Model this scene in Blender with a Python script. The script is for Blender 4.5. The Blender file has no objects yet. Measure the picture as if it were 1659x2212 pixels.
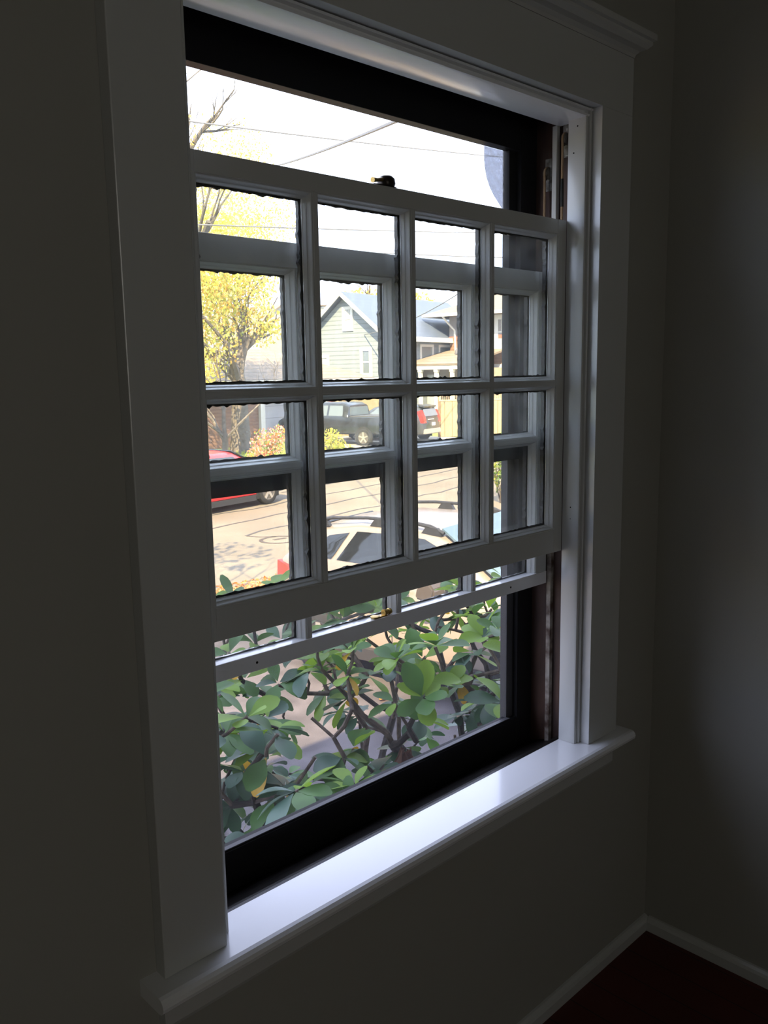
import bpy, bmesh, math, random
from mathutils import Vector, Matrix
random.seed(7)
SC = bpy.context.scene
COL = SC.collection
PI = math.pi

# ------------------------------------------------------------------ camera
CAM = Vector((-0.6266, -1.0114, 0.8182))
YAW, PITCH, ROLL, FPX = 0.7713, -0.1585, -0.0167, 1867.5
fw = Vector((math.sin(YAW)*math.cos(PITCH), math.cos(YAW)*math.cos(PITCH), math.sin(PITCH)))
r0 = Vector((math.cos(YAW), -math.sin(YAW), 0)); u0 = r0.cross(fw)
rt = math.cos(ROLL)*r0 + math.sin(ROLL)*u0
up = -math.sin(ROLL)*r0 + math.cos(ROLL)*u0
cam = bpy.data.cameras.new('camera'); co = bpy.data.objects.new('camera', cam); COL.objects.link(co)
M = Matrix.Identity(4)
for i in range(3):
    M[i][0] = rt[i]; M[i][1] = up[i]; M[i][2] = -fw[i]; M[i][3] = CAM[i]
co.matrix_world = M
cam.sensor_fit = 'VERTICAL'; cam.sensor_height = 36; cam.lens = 36*FPX/2212
cam.clip_start = 0.02; cam.clip_end = 600
SC.camera = co
GZ = -2.232                                   # ground level outside
# ------------------------------------------------------------------ world, sun, exposure
SC.view_settings.view_transform = 'Standard'; SC.view_settings.look = 'None'
SC.view_settings.gamma = 1; SC.view_settings.use_curve_mapping = False
SC.view_settings.exposure = 1.0
SC.cycles.use_denoising = True
SC.cycles.max_bounces = 10; SC.cycles.transparent_max_bounces = 24
SC.cycles.sample_clamp_indirect = 8
w = bpy.data.worlds.new('sky'); SC.world = w; w.use_nodes = True
nt = w.node_tree; nt.nodes.clear()
bg = nt.nodes.new('ShaderNodeBackground'); ow = nt.nodes.new('ShaderNodeOutputWorld')
bg.inputs[0].default_value = (0.80, 0.88, 1.16, 1); bg.inputs[1].default_value = 2.45
nt.links.new(bg.outputs[0], ow.inputs[0])
sl = bpy.data.lights.new('sun', 'SUN'); sl.energy = 15.0; sl.color = (1.0, 0.76, 0.44); sl.angle = 0.009
so = bpy.data.objects.new('sun', sl); COL.objects.link(so)
el = math.radians(42)
sdir = Vector((-0.75*math.cos(el), -0.66*math.cos(el), math.sin(el)))
so.rotation_euler = sdir.to_track_quat('Z', 'Y').to_euler()
# added fill lamp behind the camera, standing in for unseen room light
al = bpy.data.lights.new('back_fill_light', 'AREA'); al.shape = 'RECTANGLE'; al.size = 1.0; al.size_y = 1.3
al.energy = 4.3; al.color = (1.0, 0.97, 0.88)
ao = bpy.data.objects.new('back_fill_light', al); COL.objects.link(ao)
ao.location = (-1.5, -3.6, 1.2); ao.rotation_euler = (Vector((-1.5, -3.6, 1.2))-Vector((-1.3, 0, 0.9))).to_track_quat('Z', 'Y').to_euler()

# ------------------------------------------------------------------ materials
MATS = {}
def mat(name, col, rough=.5, metal=0., spec=.5, var=0., vscale=6., bump=0., bscale=80., trans=0., col2=None, dist=.002, stretch=None):
    if name in MATS: return MATS[name]
    m = bpy.data.materials.new(name); m.use_nodes = True; n = m.node_tree; L = n.links
    b = n.nodes['Principled BSDF']
    b.inputs['Base Color'].default_value = (*col, 1); b.inputs['Roughness'].default_value = rough
    b.inputs['Metallic'].default_value = metal; b.inputs['Specular IOR Level'].default_value = spec
    tc = n.nodes.new('ShaderNodeTexCoord'); src = tc.outputs['Object']
    if stretch:
        mp = n.nodes.new('ShaderNodeMapping'); mp.inputs['Scale'].default_value = stretch
        L.new(src, mp.inputs[0]); src = mp.outputs[0]
    if var or col2:
        nz = n.nodes.new('ShaderNodeTexNoise'); nz.inputs['Scale'].default_value = vscale; nz.inputs['Detail'].default_value = 5
        L.new(src, nz.inputs['Vector'])
        cr = n.nodes.new('ShaderNodeValToRGB')
        c2 = col2 or tuple(max(0, c*(1-var)) for c in col)
        c1 = col if col2 else tuple(min(1, c*(1+var)) for c in col)
        cr.color_ramp.elements[0].position = .35; cr.color_ramp.elements[1].position = .65
        cr.color_ramp.elements[0].color = (*c2, 1); cr.color_ramp.elements[1].color = (*c1, 1)
        L.new(nz.outputs[0], cr.inputs[0]); L.new(cr.outputs[0], b.inputs['Base Color'])
    if bump:
        nb = n.nodes.new('ShaderNodeTexNoise'); nb.inputs['Scale'].default_value = bscale; nb.inputs['Detail'].default_value = 4
        L.new(src, nb.inputs['Vector'])
        bp = n.nodes.new('ShaderNodeBump'); bp.inputs['Strength'].default_value = bump; bp.inputs['Distance'].default_value = dist
        L.new(nb.outputs[0], bp.inputs['Height']); L.new(bp.outputs[0], b.inputs['Normal'])
    if trans:
        t = n.nodes.new('ShaderNodeBsdfTranslucent'); mx = n.nodes.new('ShaderNodeMixShader'); mx.inputs[0].default_value = trans
        t.inputs[0].default_value = (min(1, col[0]*1.6), min(1, col[1]*1.5), col[2]*.8, 1)
        L.new(b.outputs[0], mx.inputs[1]); L.new(t.outputs[0], mx.inputs[2])
        L.new(mx.outputs[0], n.nodes['Material Output'].inputs[0])
    MATS[name] = m
    return m

def banded(name, col, line, period, thick=.12, rough=.7, axis='Z', noise=0.0, bricks=False):
    """boards / clapboards / shingle courses: a colour with thin dark joint lines every <period> metres"""
    if name in MATS: return MATS[name]
    m = bpy.data.materials.new(name); m.use_nodes = True; n = m.node_tree; L = n.links
    b = n.nodes['Principled BSDF']; b.inputs['Roughness'].default_value = rough
    tc = n.nodes.new('ShaderNodeTexCoord'); sp = n.nodes.new('ShaderNodeSeparateXYZ'); L.new(tc.outputs['Object'], sp.inputs[0])
    d = n.nodes.new('ShaderNodeMath'); d.operation = 'DIVIDE'; d.inputs[1].default_value = period
    if axis == 'H':
        a = n.nodes.new('ShaderNodeMath'); a.operation = 'ADD'; L.new(sp.outputs[0], a.inputs[0]); L.new(sp.outputs[1], a.inputs[1]); L.new(a.outputs[0], d.inputs[0])
    else: L.new(sp.outputs['XYZ'.index(axis)], d.inputs[0])
    f = n.nodes.new('ShaderNodeMath'); f.operation = 'FRACT'; L.new(d.outputs[0], f.inputs[0])
    lt = n.nodes.new('ShaderNodeMath'); lt.operation = 'LESS_THAN'; lt.inputs[1].default_value = thick; L.new(f.outputs[0], lt.inputs[0])
    nz = n.nodes.new('ShaderNodeTexNoise'); nz.inputs['Scale'].default_value = 3.5; nz.inputs['Detail'].default_value = 6
    L.new(tc.outputs['Object'], nz.inputs[0])
    mx0 = n.nodes.new('ShaderNodeMixRGB'); mx0.inputs[1].default_value = (*[c*(1-noise) for c in col], 1); mx0.inputs[2].default_value = (*[min(1, c*(1+noise)) for c in col], 1)
    L.new(nz.outputs[0], mx0.inputs[0])
    mx = n.nodes.new('ShaderNodeMixRGB'); mx.inputs[2].default_value = (*line, 1)
    L.new(lt.outputs[0], mx.inputs[0]); L.new(mx0.outputs[0], mx.inputs[1]); L.new(mx.outputs[0], b.inputs['Base Color'])
    bp = n.nodes.new('ShaderNodeBump'); bp.inputs['Strength'].default_value = .6; bp.inputs['Distance'].default_value = .02
    L.new(f.outputs[0], bp.inputs['Height']); L.new(bp.outputs[0], b.inputs['Normal'])
    MATS[name] = m
    return m

def glassmat(name, tint=(.97, .985, .98), haze=0.0, hazecol=(.5, .5, .5), gloss=.06, rough=.01, speck=0.0, wave=0.0):
    if name in MATS: return MATS[name]
    m = bpy.data.materials.new(name); m.use_nodes = True; n = m.node_tree; L = n.links; n.nodes.clear()
    o = n.nodes.new('ShaderNodeOutputMaterial'); t = n.nodes.new('ShaderNodeBsdfTransparent'); t.inputs[0].default_value = (*tint, 1)
    g = n.nodes.new('ShaderNodeBsdfGlossy'); g.inputs['Roughness'].default_value = rough
    fr = n.nodes.new('ShaderNodeLayerWeight'); fr.inputs[0].default_value = .5        # Schlick: r0 + (1-r0) facing^5
    pw = n.nodes.new('ShaderNodeMath'); pw.operation = 'POWER'; pw.inputs[1].default_value = 5; L.new(fr.outputs['Facing'], pw.inputs[0])
    mu = n.nodes.new('ShaderNodeMath'); mu.operation = 'MULTIPLY_ADD'; mu.inputs[1].default_value = .6 if gloss > .01 else .02; mu.inputs[2].default_value = gloss*.6
    L.new(pw.outputs[0], mu.inputs[0])
    mx = n.nodes.new('ShaderNodeMixShader'); L.new(mu.outputs[0], mx.inputs[0]); L.new(t.outputs[0], mx.inputs[1]); L.new(g.outputs[0], mx.inputs[2])
    if wave:
        tc = n.nodes.new('ShaderNodeTexCoord'); nz = n.nodes.new('ShaderNodeTexNoise'); nz.inputs['Scale'].default_value = 9
        L.new(tc.outputs['Object'], nz.inputs[0]); bp = n.nodes.new('ShaderNodeBump'); bp.inputs['Strength'].default_value = wave; bp.inputs['Distance'].default_value = .002
        L.new(nz.outputs[0], bp.inputs['Height']); L.new(bp.outputs[0], g.inputs['Normal'])
    out = mx.outputs[0]
    if haze:
        d = n.nodes.new('ShaderNodeBsdfDiffuse'); d.inputs[0].default_value = (*hazecol, 1)
        tl = n.nodes.new('ShaderNodeBsdfTranslucent'); tl.inputs[0].default_value = (*hazecol, 1)
        md = n.nodes.new('ShaderNodeMixShader'); md.inputs[0].default_value = .5; L.new(d.outputs[0], md.inputs[1]); L.new(tl.outputs[0], md.inputs[2])
        m2 = n.nodes.new('ShaderNodeMixShader'); m2.inputs[0].default_value = haze
        if speck:
            tc = n.nodes.new('ShaderNodeTexCoord'); nz = n.nodes.new('ShaderNodeTexNoise'); nz.inputs['Scale'].default_value = speck; nz.inputs['Detail'].default_value = 8
            L.new(tc.outputs['Object'], nz.inputs[0]); mr = n.nodes.new('ShaderNodeMapRange'); mr.inputs[1].default_value = .3; mr.inputs[2].default_value = .75
            mr.inputs[3].default_value = haze*.3; mr.inputs[4].default_value = haze*2.2; L.new(nz.outputs[0], mr.inputs[0]); L.new(mr.outputs[0], m2.inputs[0])
        L.new(out, m2.inputs[1]); L.new(md.outputs[0], m2.inputs[2]); out = m2.outputs[0]
    L.new(out, o.inputs[0]); MATS[name] = m
    return m

PAINT = mat('white_paint', (.56, .57, .56), .24, bump=.05, bscale=60)
PAINTG = mat('gloss_white_paint', (.84, .85, .87), .20, bump=.06, bscale=45)
for m_, cw in ((PAINTG, .6), (PAINT, .35)):
    b_ = m_.node_tree.nodes['Principled BSDF']; b_.inputs['Coat Weight'].default_value = cw; b_.inputs['Coat Roughness'].default_value = .12
WALL = mat('wall_paint', (.36, .355, .32), .75, bump=.08, bscale=220)
DARKW = mat('dark_wood', (.010, .009, .008), .38, spec=.35, var=.35, vscale=10, bump=.3, bscale=30, stretch=(2, 12, 12))
DARKB = mat('dark_track_wood', (.045, .020, .012), .6, var=.5, vscale=6, bump=.3, bscale=40, stretch=(6, 6, 1))
CHIP = mat('chipped_bead_paint', (.34, .31, .27), .6, col2=(.05, .025, .015), vscale=38, bump=.3, bscale=60)
BEADW = mat('bead_paint', (.50, .50, .47), .5)
STORM = mat('storm_frame_paint', (.012, .012, .013), .55, spec=.12, bump=.2, bscale=60)
STORMG = mat('storm_grey_metal', (.055, .055, .06), .45, spec=.3)
STRIP = mat('bright_metal', (.6, .6, .6), .35, metal=.6)
PUTTY = mat('black_putty', (.008, .007, .006), .7)
BRASS = mat('brass', (.50, .34, .12), .3, metal=1, var=.3, vscale=60)
BRONZE = mat('dark_bronze', (.035, .028, .024), .35, metal=.7)
ROPE = mat('cotton_cord', (.33, .22, .13), .9, bump=.6, bscale=300)
HOLE = mat('black_hole', (.002, .002, .002), .9)
GLASS = glassmat('old_window_glass', haze=.020, hazecol=(.8, .8, .78), speck=30, wave=.3)
GLASSS = glassmat('storm_glass', haze=.02, hazecol=(.8, .8, .78), speck=60)
GREYPATCH = glassmat('clouded_glass_patch', tint=(.42, .43, .46), haze=.30, hazecol=(.8, .82, .88), speck=90)
SCREEN = glassmat('insect_screen_mesh', tint=(.80, .80, .81), haze=.04, hazecol=(.2, .2, .22), gloss=.001, rough=.4)
LAMPB = mat('rough_black', (.01, .01, .01), .6)

# ------------------------------------------------------------------ mesh helpers
def B(): return bmesh.new()
def box(bm, x0, x1, y0, y1, z0, z1, bev=0, seg=2):
    vs = [bm.verts.new((x, y, z)) for x in (x0, x1) for y in (y0, y1) for z in (z0, z1)]
    fs = [bm.faces.new([vs[i] for i in f]) for f in ((0, 1, 3, 2), (4, 6, 7, 5), (0, 4, 5, 1), (2, 3, 7, 6), (0, 2, 6, 4), (1, 5, 7, 3))]
    if bev:
        es = list({e for f in fs for e in f.edges})
        bmesh.ops.bevel(bm, geom=es, offset=bev, segments=seg, profile=.5, affect='EDGES')
def prism(bm, pts, fn, a, b):
    """polygon pts (p,q) extruded from a to b; fn(p,q,t)->xyz"""
    A = [bm.verts.new(fn(p, q, a)) for p, q in pts]; Z = [bm.verts.new(fn(p, q, b)) for p, q in pts]; n = len(pts)
    bm.faces.new(A); bm.faces.new(Z[::-1])
    for i in range(n): bm.faces.new((A[i], Z[i], Z[(i+1) % n], A[(i+1) % n]))
def tube(bm, pts, rad, seg=8, caps=True):
    pts = [Vector(p) for p in pts]; n = len(pts)
    rads = rad if isinstance(rad, (list, tuple)) else [rad]*n
    rings = []; prev = None
    for i, p in enumerate(pts):
        t = (pts[min(i+1, n-1)]-pts[max(i-1, 0)])
        t = t.normalized() if t.length > 1e-9 else Vector((0, 0, 1))
        a = prev - t*prev.dot(t) if prev is not None else None
        if a is None or a.length < 1e-4: a = t.orthogonal()
        a.normalize(); prev = a; b = t.cross(a)
        rings.append([bm.verts.new(p+(a*math.cos(2*PI*k/seg)+b*math.sin(2*PI*k/seg))*rads[i]) for k in range(seg)])
    for i in range(n-1):
        for k in range(seg): bm.faces.new((rings[i][k], rings[i][(k+1) % seg], rings[i+1][(k+1) % seg], rings[i+1][k]))
    if caps: bm.faces.new(rings[0][::-1]); bm.faces.new(rings[-1])
def lathe(bm, prof, c, axis, seg=24):
    """prof: (radius, along) ; axis unit vector"""
    c = Vector(c); ax = Vector(axis).normalized(); a = ax.orthogonal().normalized(); b = ax.cross(a); rings = []
    for r, h in prof:
        rings.append([bm.verts.new(c+ax*h+(a*math.cos(2*PI*k/seg)+b*math.sin(2*PI*k/seg))*max(r, 1e-4)) for k in range(seg)])
    for i in range(len(rings)-1):
        for k in range(seg): bm.faces.new((rings[i][k], rings[i][(k+1) % seg], rings[i+1][(k+1) % seg], rings[i+1][k]))
    bm.faces.new(rings[0][::-1]); bm.faces.new(rings[-1])
def link(name, bm, m, parent=None, smooth=False, label=None, kind=None, bev=0):
    if parent is not None:
        o0 = parent
        off = Vector((0, 0, 0))
        while o0 is not None: off += o0.location; o0 = o0.parent
        bmesh.ops.translate(bm, verts=bm.verts, vec=-off)
    bmesh.ops.recalc_face_normals(bm, faces=bm.faces)
    me = bpy.data.meshes.new(name); bm.to_mesh(me); bm.free()
    ms = m if isinstance(m, (list, tuple)) else [m]
    for x in ms: me.materials.append(x)
    if smooth:
        for p in me.polygons: p.use_smooth = True
        if smooth != 'all': me.set_sharp_from_angle(angle=math.radians(38))
    o = bpy.data.objects.new(name, me); COL.objects.link(o)
    if parent is not None: o.parent = parent
    if label: o['label'] = label
    if kind: o['kind'] = kind
    return o
def struct(name, bm, m, parent=None, **k): return link(name, bm, m, parent, kind=None if parent else 'structure', **k)
def tag(o, label, cat, group=None, kind=None):
    o['label'] = label; o['category'] = cat
    if group: o['group'] = group
    if kind: o['kind'] = kind
    return o
def thing(name, label, cat, loc, group=None):
    o = bpy.data.objects.new(name, None); COL.objects.link(o); o.location = loc; o.empty_display_size = .1
    return tag(o, label, cat, group)
def single(name, bm, m, label, cat, group=None, kind=None, smooth=False, base=None):
    """a thing that is one mesh, its origin moved to its base"""
    xs = [v.co.copy() for v in bm.verts]
    c = Vector(base) if base is not None else Vector((sum(v.x for v in xs)/len(xs), sum(v.y for v in xs)/len(xs), min(v.z for v in xs)))
    bmesh.ops.translate(bm, verts=bm.verts, vec=-c)
    o = link(name, bm, m, None, smooth=smooth); o.location = c
    return tag(o, label, cat, group, kind)

# ================================================================== THE ROOM
XL, XR = 0.0, 0.952                    # inner edges of the side casings
YC = -0.025                            # front of the casings
ZH = 1.333                             # underside of head casing
FLZ = -0.612                           # room floor
WX = 1.276                             # right wall
bm = B()
EZ = 2.62
box(bm, -7, XL-.02, 0, .165, GZ-.05, EZ); box(bm, XR+.02, 4.5, 0, .165, GZ-.05, EZ)
box(bm, XL-.02, XR+.02, 0, .165, GZ-.05, -.045); box(bm, XL-.02, XR+.02, 0, .165, 1.37, EZ)
struct('wall_window', bm, WALL)
bm = B(); box(bm, WX, WX+.12, -4.0, -0.0, FLZ, 2.1); struct('wall_right', bm, WALL)
bm = B(); box(bm, -3.6, -3.48, -4.0, -0.0, FLZ, 2.1); struct('wall_left', bm, WALL)
bm = B(); box(bm, -3.6, WX+.12, -4.12, -4.0, FLZ, 2.1); struct('wall_back', bm, WALL)
bm = B(); box(bm, -3.6, WX+.12, -4.12, 0, 2.1, 2.2); struct('ceiling', bm, WALL)
FLOORM = banded('red_brown_floorboards', (.075, .012, .008), (.01, .003, .002), .083, .03, .35, axis='X', noise=.4)
bm = B(); box(bm, -3.6, WX+.12, -4.12, 0, FLZ-.12, FLZ); struct('floor', bm, FLOORM)
# baseboards with a rounded top
def quarter(name, a, b, axis):
    bm = B(); pr = [(0, 0), (.014, 0), (.014, .024), (.011, .031), (.005, .036), (0, .037)]
    if axis == 'X': prism(bm, pr, lambda p, q, t: (t, -p, FLZ+q), a, b)
    else: prism(bm, pr, lambda p, q, t: (WX-p, t, FLZ+q), a, b)
    struct(name, bm, PAINT)
quarter('baseboard_window', -3.48, WX, 'X'); quarter('baseboard_right', -4.0, -.014, 'Y')
# roof and outer storey that throw the shade over the drive
bm = B()
prism(bm, [(.68, EZ), (.68, EZ+.16), (-4.0, EZ+2.3), (-8.7, EZ+.1), (-8.7, EZ)], lambda p, q, t: (t, p, q), -7.5, 5)
struct('roof', bm, mat('roof_shingle', (.10, .09, .09), .9))
bm = B(); box(bm, -7, -6.85, -8, 0, GZ, EZ); box(bm, 4.35, 4.5, -8, 0, GZ, EZ); box(bm, -7, 4.5, -8.15, -8, GZ, EZ)
struct('wall_outer', bm, mat('house_siding', (.42, .40, .36), .7))

# ---- window_1: the fixed frame
win = bpy.data.objects.new('window_1', None); COL.objects.link(win); win.location = (XR/2, .08, 0); win['kind'] = 'structure'
bm = B(); box(bm, XR, XR+.02, .0, .165, -.045, 1.37)
link('window_jamb', bm, DARKB, win, label='dark worn brown track on the right')
bm = B(); box(bm, XL-.02, XL, .0, .165, -.045, 1.37)
link('window_jamb', bm, DARKB, win)
bm = B(); box(bm, XL, XR, .0, .165, 1.345, 1.37); link('window_head', bm, DARKW, win)
bm = B(); prism(bm, [(.0402, -.005), (.0402, -.040), (.20, -.075), (.20, -.047), (.125, -.034), (.060, -.012), (.056, -.003), (.048, -.001), (.0415, -.001)], lambda p, q, t: (t, p, q), XL, XR)
link('window_sill', bm, DARKW, win, label='sloping black wooden sill')
def bead(side):
    x0, x1 = (.940, .952) if side else (0, .012)
    bm = B(); box(bm, x0, x1, .0735, .0845, .70, 1.314, .001); link('parting_bead', bm, BEADW, win, label='off-white strip')
    bm = B(); box(bm, x0, x1, .0735, .0845, -.022, .6998, .001); link('parting_bead', bm, CHIP, win, label='strip with chipped old paint')
bead(1); bead(0)
def side_stop(side):
    bm = B()
    if side: prism(bm, [(.931, .0395), (.931, .004), (.933, .0), (.937, -.0015), (.939, .003), (.941, .003), (.943, -.0035), (.947, -.0045), (.950, -.002), (.9518, .002), (.9518, .0395)], lambda p, q, t: (p, q, t), 0.0005, 1.3325)
    else: prism(bm, [(.021, .0395), (.021, .004), (.019, .0), (.015, -.0015), (.013, .003), (.011, .003), (.009, -.0035), (.005, -.0045), (.002, -.002), (.0002, .002), (.0002, .0395)], lambda p, q, t: (p, q, t), 0.0005, 1.3325)
    return link('window_stop', bm, PAINT, win, smooth=True)
st = side_stop(1); side_stop(0)
for z, y in ((1.30, .018), (1.25, .026), (.53, .019), (.505, .019)):
    bm = B(); lathe(bm, [(.0016 if z > .51 else .001, -.0003), (.0016 if z > .51 else .001, .002)], (.931, y, z), (1, 0, 0), 10); link('nail_hole', bm, HOLE, st)
bm = B(); prism(bm, [(.075, 1.314), (.004, 1.314), (-.001, 1.316), (-.002, 1.320), (.003, 1.322), (.003, 1.325), (-.004, 1.327), (-.004, 1.331), (.0, 1.3328), (.075, 1.3328)], lambda p, q, t: (t, p, q), .0003, XR-.0003)
link('window_stop', bm, PAINTG, win, smooth=True, label='glossy white board across the head')

# ---- trim
bm = B(); box(bm, -.1016, 0, YC, 0, .0004, ZH, .0015); struct('trim_1', bm, PAINT)
bm = B(); box(bm, XR, 1.066, YC, 0, .0004, ZH, .0006); struct('trim_2', bm, PAINT)
bm = B(); box(bm, -.1016, 1.066, YC, 0, ZH, 1.445, .0004)
struct('trim_3', bm, PAINT)
# crown along the head casing
bm = B()
cp = [(0, 0), (.026, 0), (.028, .006), (.034, .012), (.044, .016), (.052, .024), (.052, .030), (.058, .032), (.058, .044), (0, .044)]
N = len(cp); ringsets = []
for (sx, x0) in ((-1, -.1016), (1, 1.066)):
    ringsets.append([bm.verts.new((x0+sx*max(0, p-.026), -p if p > 0 else 0, 1.4452+q)) for p, q in cp])
    ringsets.append([bm.verts.new((x0+sx*max(0, p-.026), -.0, 1.4452+q)) for p, q in cp])
for i in range(N-1): bm.faces.new((ringsets[0][i], ringsets[2][i], ringsets[2][i+1], ringsets[0][i+1]))
for A_, B_ in ((0, 1), (2, 3)):
    for i in range(1, N-1): bm.faces.new((ringsets[A_][i], ringsets[A_][i+1], ringsets[B_][i+1], ringsets[B_][i])) if i < N-2 or True else None
bmesh.ops.remove_doubles(bm, verts=bm.verts, dist=1e-5)
struct('trim_4', bm, PAINT)
# stool with rounded nose and horns
bm = B()
nose = [(-.050, 0), (-.056, -.0015), (-.0605, -.006), (-.062, -.012), (-.0605, -.018), (-.056, -.0225), (-.050, -.024)]
def stool(x0, x1, yb): prism(bm, nose+[(yb, -.024), (yb, 0)], lambda p, q, t: (t, p, q), x0, x1)
stool(-.127, -.1016, 0); stool(-.1016, 0, 0); stool(0, XR, .040); stool(XR, 1.066, 0); stool(1.066, 1.090, 0)
bmesh.ops.remove_doubles(bm, verts=bm.verts, dist=1e-5)
seen = {}
for f in list(bm.faces):
    k = tuple(sorted(v.index for v in f.verts)) if False else frozenset(v for v in f.verts)
    seen.setdefault(k, []).append(f)
for fs in seen.values():
    if len(fs) > 1: bmesh.ops.delete(bm, geom=fs, context='FACES_ONLY')
struct('trim_5', bm, PAINTG)
bm = B(); prism(bm, [(0, -.0243), (-.020, -.0243), (-.020, -.034), (-.018, -.036), (-.018, -.078), (-.014, -.086), (-.006, -.090), (0, -.090)], lambda p, q, t: (t, p, q), -.1016, 1.066)
struct('trim_6', bm, PAINT)

# ================================================================== SASHES
PW = .2152; CX = .476
def ringloop(bm, rect, prof, close=False, jit=None):
    x0, x1, z0, z1 = rect; loops = []
    for ins, y in prof:
        loops.append([(x0+ins, y, z0+ins), (x1-ins, y, z0+ins), (x1-ins, y, z1-ins), (x0+ins, y, z1-ins)])
    vs = [[bm.verts.new(p) for p in l] for l in loops]; n = len(vs)
    for i in range(n if close else n-1):
        a, b = vs[i], vs[(i+1) % n]
        for k in range(4): bm.faces.new((a[k], a[(k+1) % 4], b[(k+1) % 4], b[k]))
def ragged_ring(bm, rect, y0, y1, ins, jit, rnd, step=.006):
    """bevelled putty fillet with a ragged inner edge"""
    x0, x1, z0, z1 = rect
    def side(A, Bp, inn):
        A = Vector(A); Bp = Vector(Bp); L = (Bp-A).length; n = max(2, int(L/step)); inn = Vector(inn)
        o0 = []; i0 = []; i1 = []; o1 = []
        for k in range(n+1):
            p = A.lerp(Bp, k/n); j = ins+rnd.uniform(-jit, jit)+(jit*2.2 if rnd.random() < .06 else 0)
            for lst, q, y in ((o0, p, y0), (i0, p+inn*j, y0), (i1, p+inn*(j*.75), y1), (o1, p, y1)): lst.append(bm.verts.new((q.x, y, q.z)))
        for k in range(n):
            for a, b in ((o0, i0), (i0, i1), (i1, o1)): bm.faces.new((a[k], a[k+1], b[k+1], b[k]))
    side((x0, 0, z0), (x1, 0, z0), (0, 0, 1)); side((x0, 0, z1), (x1, 0, z1), (0, 0, -1))
    side((x0, 0, z0), (x0, 0, z1), (1, 0, 0)); side((x1, 0, z0), (x1, 0, z1), (-1, 0, 0))
def make_sash(YF, zt, zb, ztr, zbr, zm, xa, xb, label, lbl_lock, kind):
    root = thing('window_sash', label, 'window sash', (CX, YF+.016, zb), None)
    YB = YF+.032
    xi0, xi1 = CX-2*PW+.0045, CX+2*PW-.0045
    for nm, (a, b, c, d) in (('stile', (xa, xi0, zb, zt)), ('stile', (xi1, xb, zb, zt))):
        bm = B(); box(bm, a, b, YF, YB, c, d, .0008); link(nm, bm, PAINT, root)
    bm = B(); box(bm, xi0, xi1, YF, YB, ztr, zt, .0008); tr = link('top_rail', bm, PAINT, root)
    bm = B()
    if kind == 'inner': box(bm, xi0, xi1, YF, YB, zb, zbr, .0008)
    else:   # outer sash: the meeting rail is thinner and bevelled, with a flat ledge on top
        box(bm, xa+.0, xb, YF-.0015, YB, zb, zbr, .0012)
    br = link('bottom_rail', bm, PAINT if kind == 'inner' else PAINTG, root)
    rows = [(zm+.0045, ztr), (zbr, zm-.0045)]
    for i in (-1, 0, 1):
        bm = B(); x = CX+i*PW; box(bm, x-.0045, x+.0045, YF, YB-.001, zbr, ztr, .0007); link('vertical_muntin', bm, PAINT, root)
    bm = B(); box(bm, xi0, xi1, YF+.0002, YB-.001, zm-.0045, zm+.0045, .0007); link('horizontal_muntin', bm, PAINT, root)
    rnd = random.Random(3 if kind == 'inner' else 4)
    for z0, z1 in rows:
        for c in range(4):
            x0 = CX+(c-2)*PW+.0045; x1 = x0+PW-.009
            rect = (x0, x1, z0-(.0100 if (kind == 'outer' and z0 == zbr) else 0), z1)
            bm = B()
            pr = [(0, .0014), (.0020, .0015), (.0026, .0022), (.0032, .0038), (.0054, .0090), (.0061, .0095), (.0068, .0108), (.0089, .0158), (.0098, .0163), (.0098, .0178), (0, .0178)]
            ringloop(bm, rect, [(a, YF+b) for a, b in pr], close=True)
            link('glazing_moulding', bm, PAINT, root, smooth=True)
            bm = B(); box(bm, x0+.001, x1-.001, YF+.0180, YF+.0202, rect[2]+.001, z1-.001)
            gp = link('glass_pane', bm, GLASS, root)
            bm = B(); ragged_ring(bm, rect, YF+.0204, YF+.0310, .0128, .0011, rnd)
            link('putty_line', bm, PUTTY, gp)
    return root, tr, br
inner, tr1, br1 = make_sash(.0403, 1.1212, .433, 1.0925, .4835, .793, .0215+.0, .9305+.0, 'inner white sash of eight panes, raised, in front of the other sash', '', 'inner')
outer, tr2, br2 = make_sash(.0857, 1.0225, .352, .984, .380, .675, .0125, .9395, 'outer white sash of eight panes, lowered, behind the raised inner sash', '', 'outer')
for x in (.15, .81):
    bm = B(); lathe(bm, [(.0022, -.0004), (.0022, .003)], (x, .0842, .366), (0, 1, 0), 10); link('screw_hole', bm, HOLE, br2)
# cam lock on the inner top rail
lk = link('sash_lock', (lambda b: (box(b, .392, .444, .046, .068, 1.1212, 1.1245, .001), b)[1])(B()), BRONZE, inner, label='dark bronze cam lock on the top rail')
bm = B(); lathe(bm, [(.014, 0), (.0155, .004), (.0145, .012), (.010, .0165), (.002, .018)], (.430, .057, 1.1245), (0, 0, 1), 24); link('lock_housing', bm, BRONZE, lk, smooth=True)
bm = B(); tube(bm, [(.430, .057, 1.136), (.415, .052, 1.1335), (.400, .048, 1.130), (.388, .046, 1.1285)], [.0045, .0035, .003, .0045], 10); link('lock_lever', bm, BRASS, lk, smooth=True)
# keeper on the outer sash's ledge
kp = link('sash_lock_keeper', (lambda b: (box(b, .412, .446, .0865, .0965, .380, .3822, .0006), b)[1])(B()), BRASS, outer, label='brass keeper on the bottom rail')
bm = B(); lathe(bm, [(.006, 0), (.0062, .004), (.005, .005), (.005, .012), (.0062, .013), (.0055, .018)], (.4385, .0905, .3865), (1, 0, 0), 16); link('keeper_post', bm, BRASS, kp, smooth=True)
bm = B(); lathe(bm, [(.0085, 0), (.009, .002), (.006, .003)], (.418, .0905, .3822), (0, 0, 1), 16); link('keeper_plate', bm, BRASS, kp, smooth=True)

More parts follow.
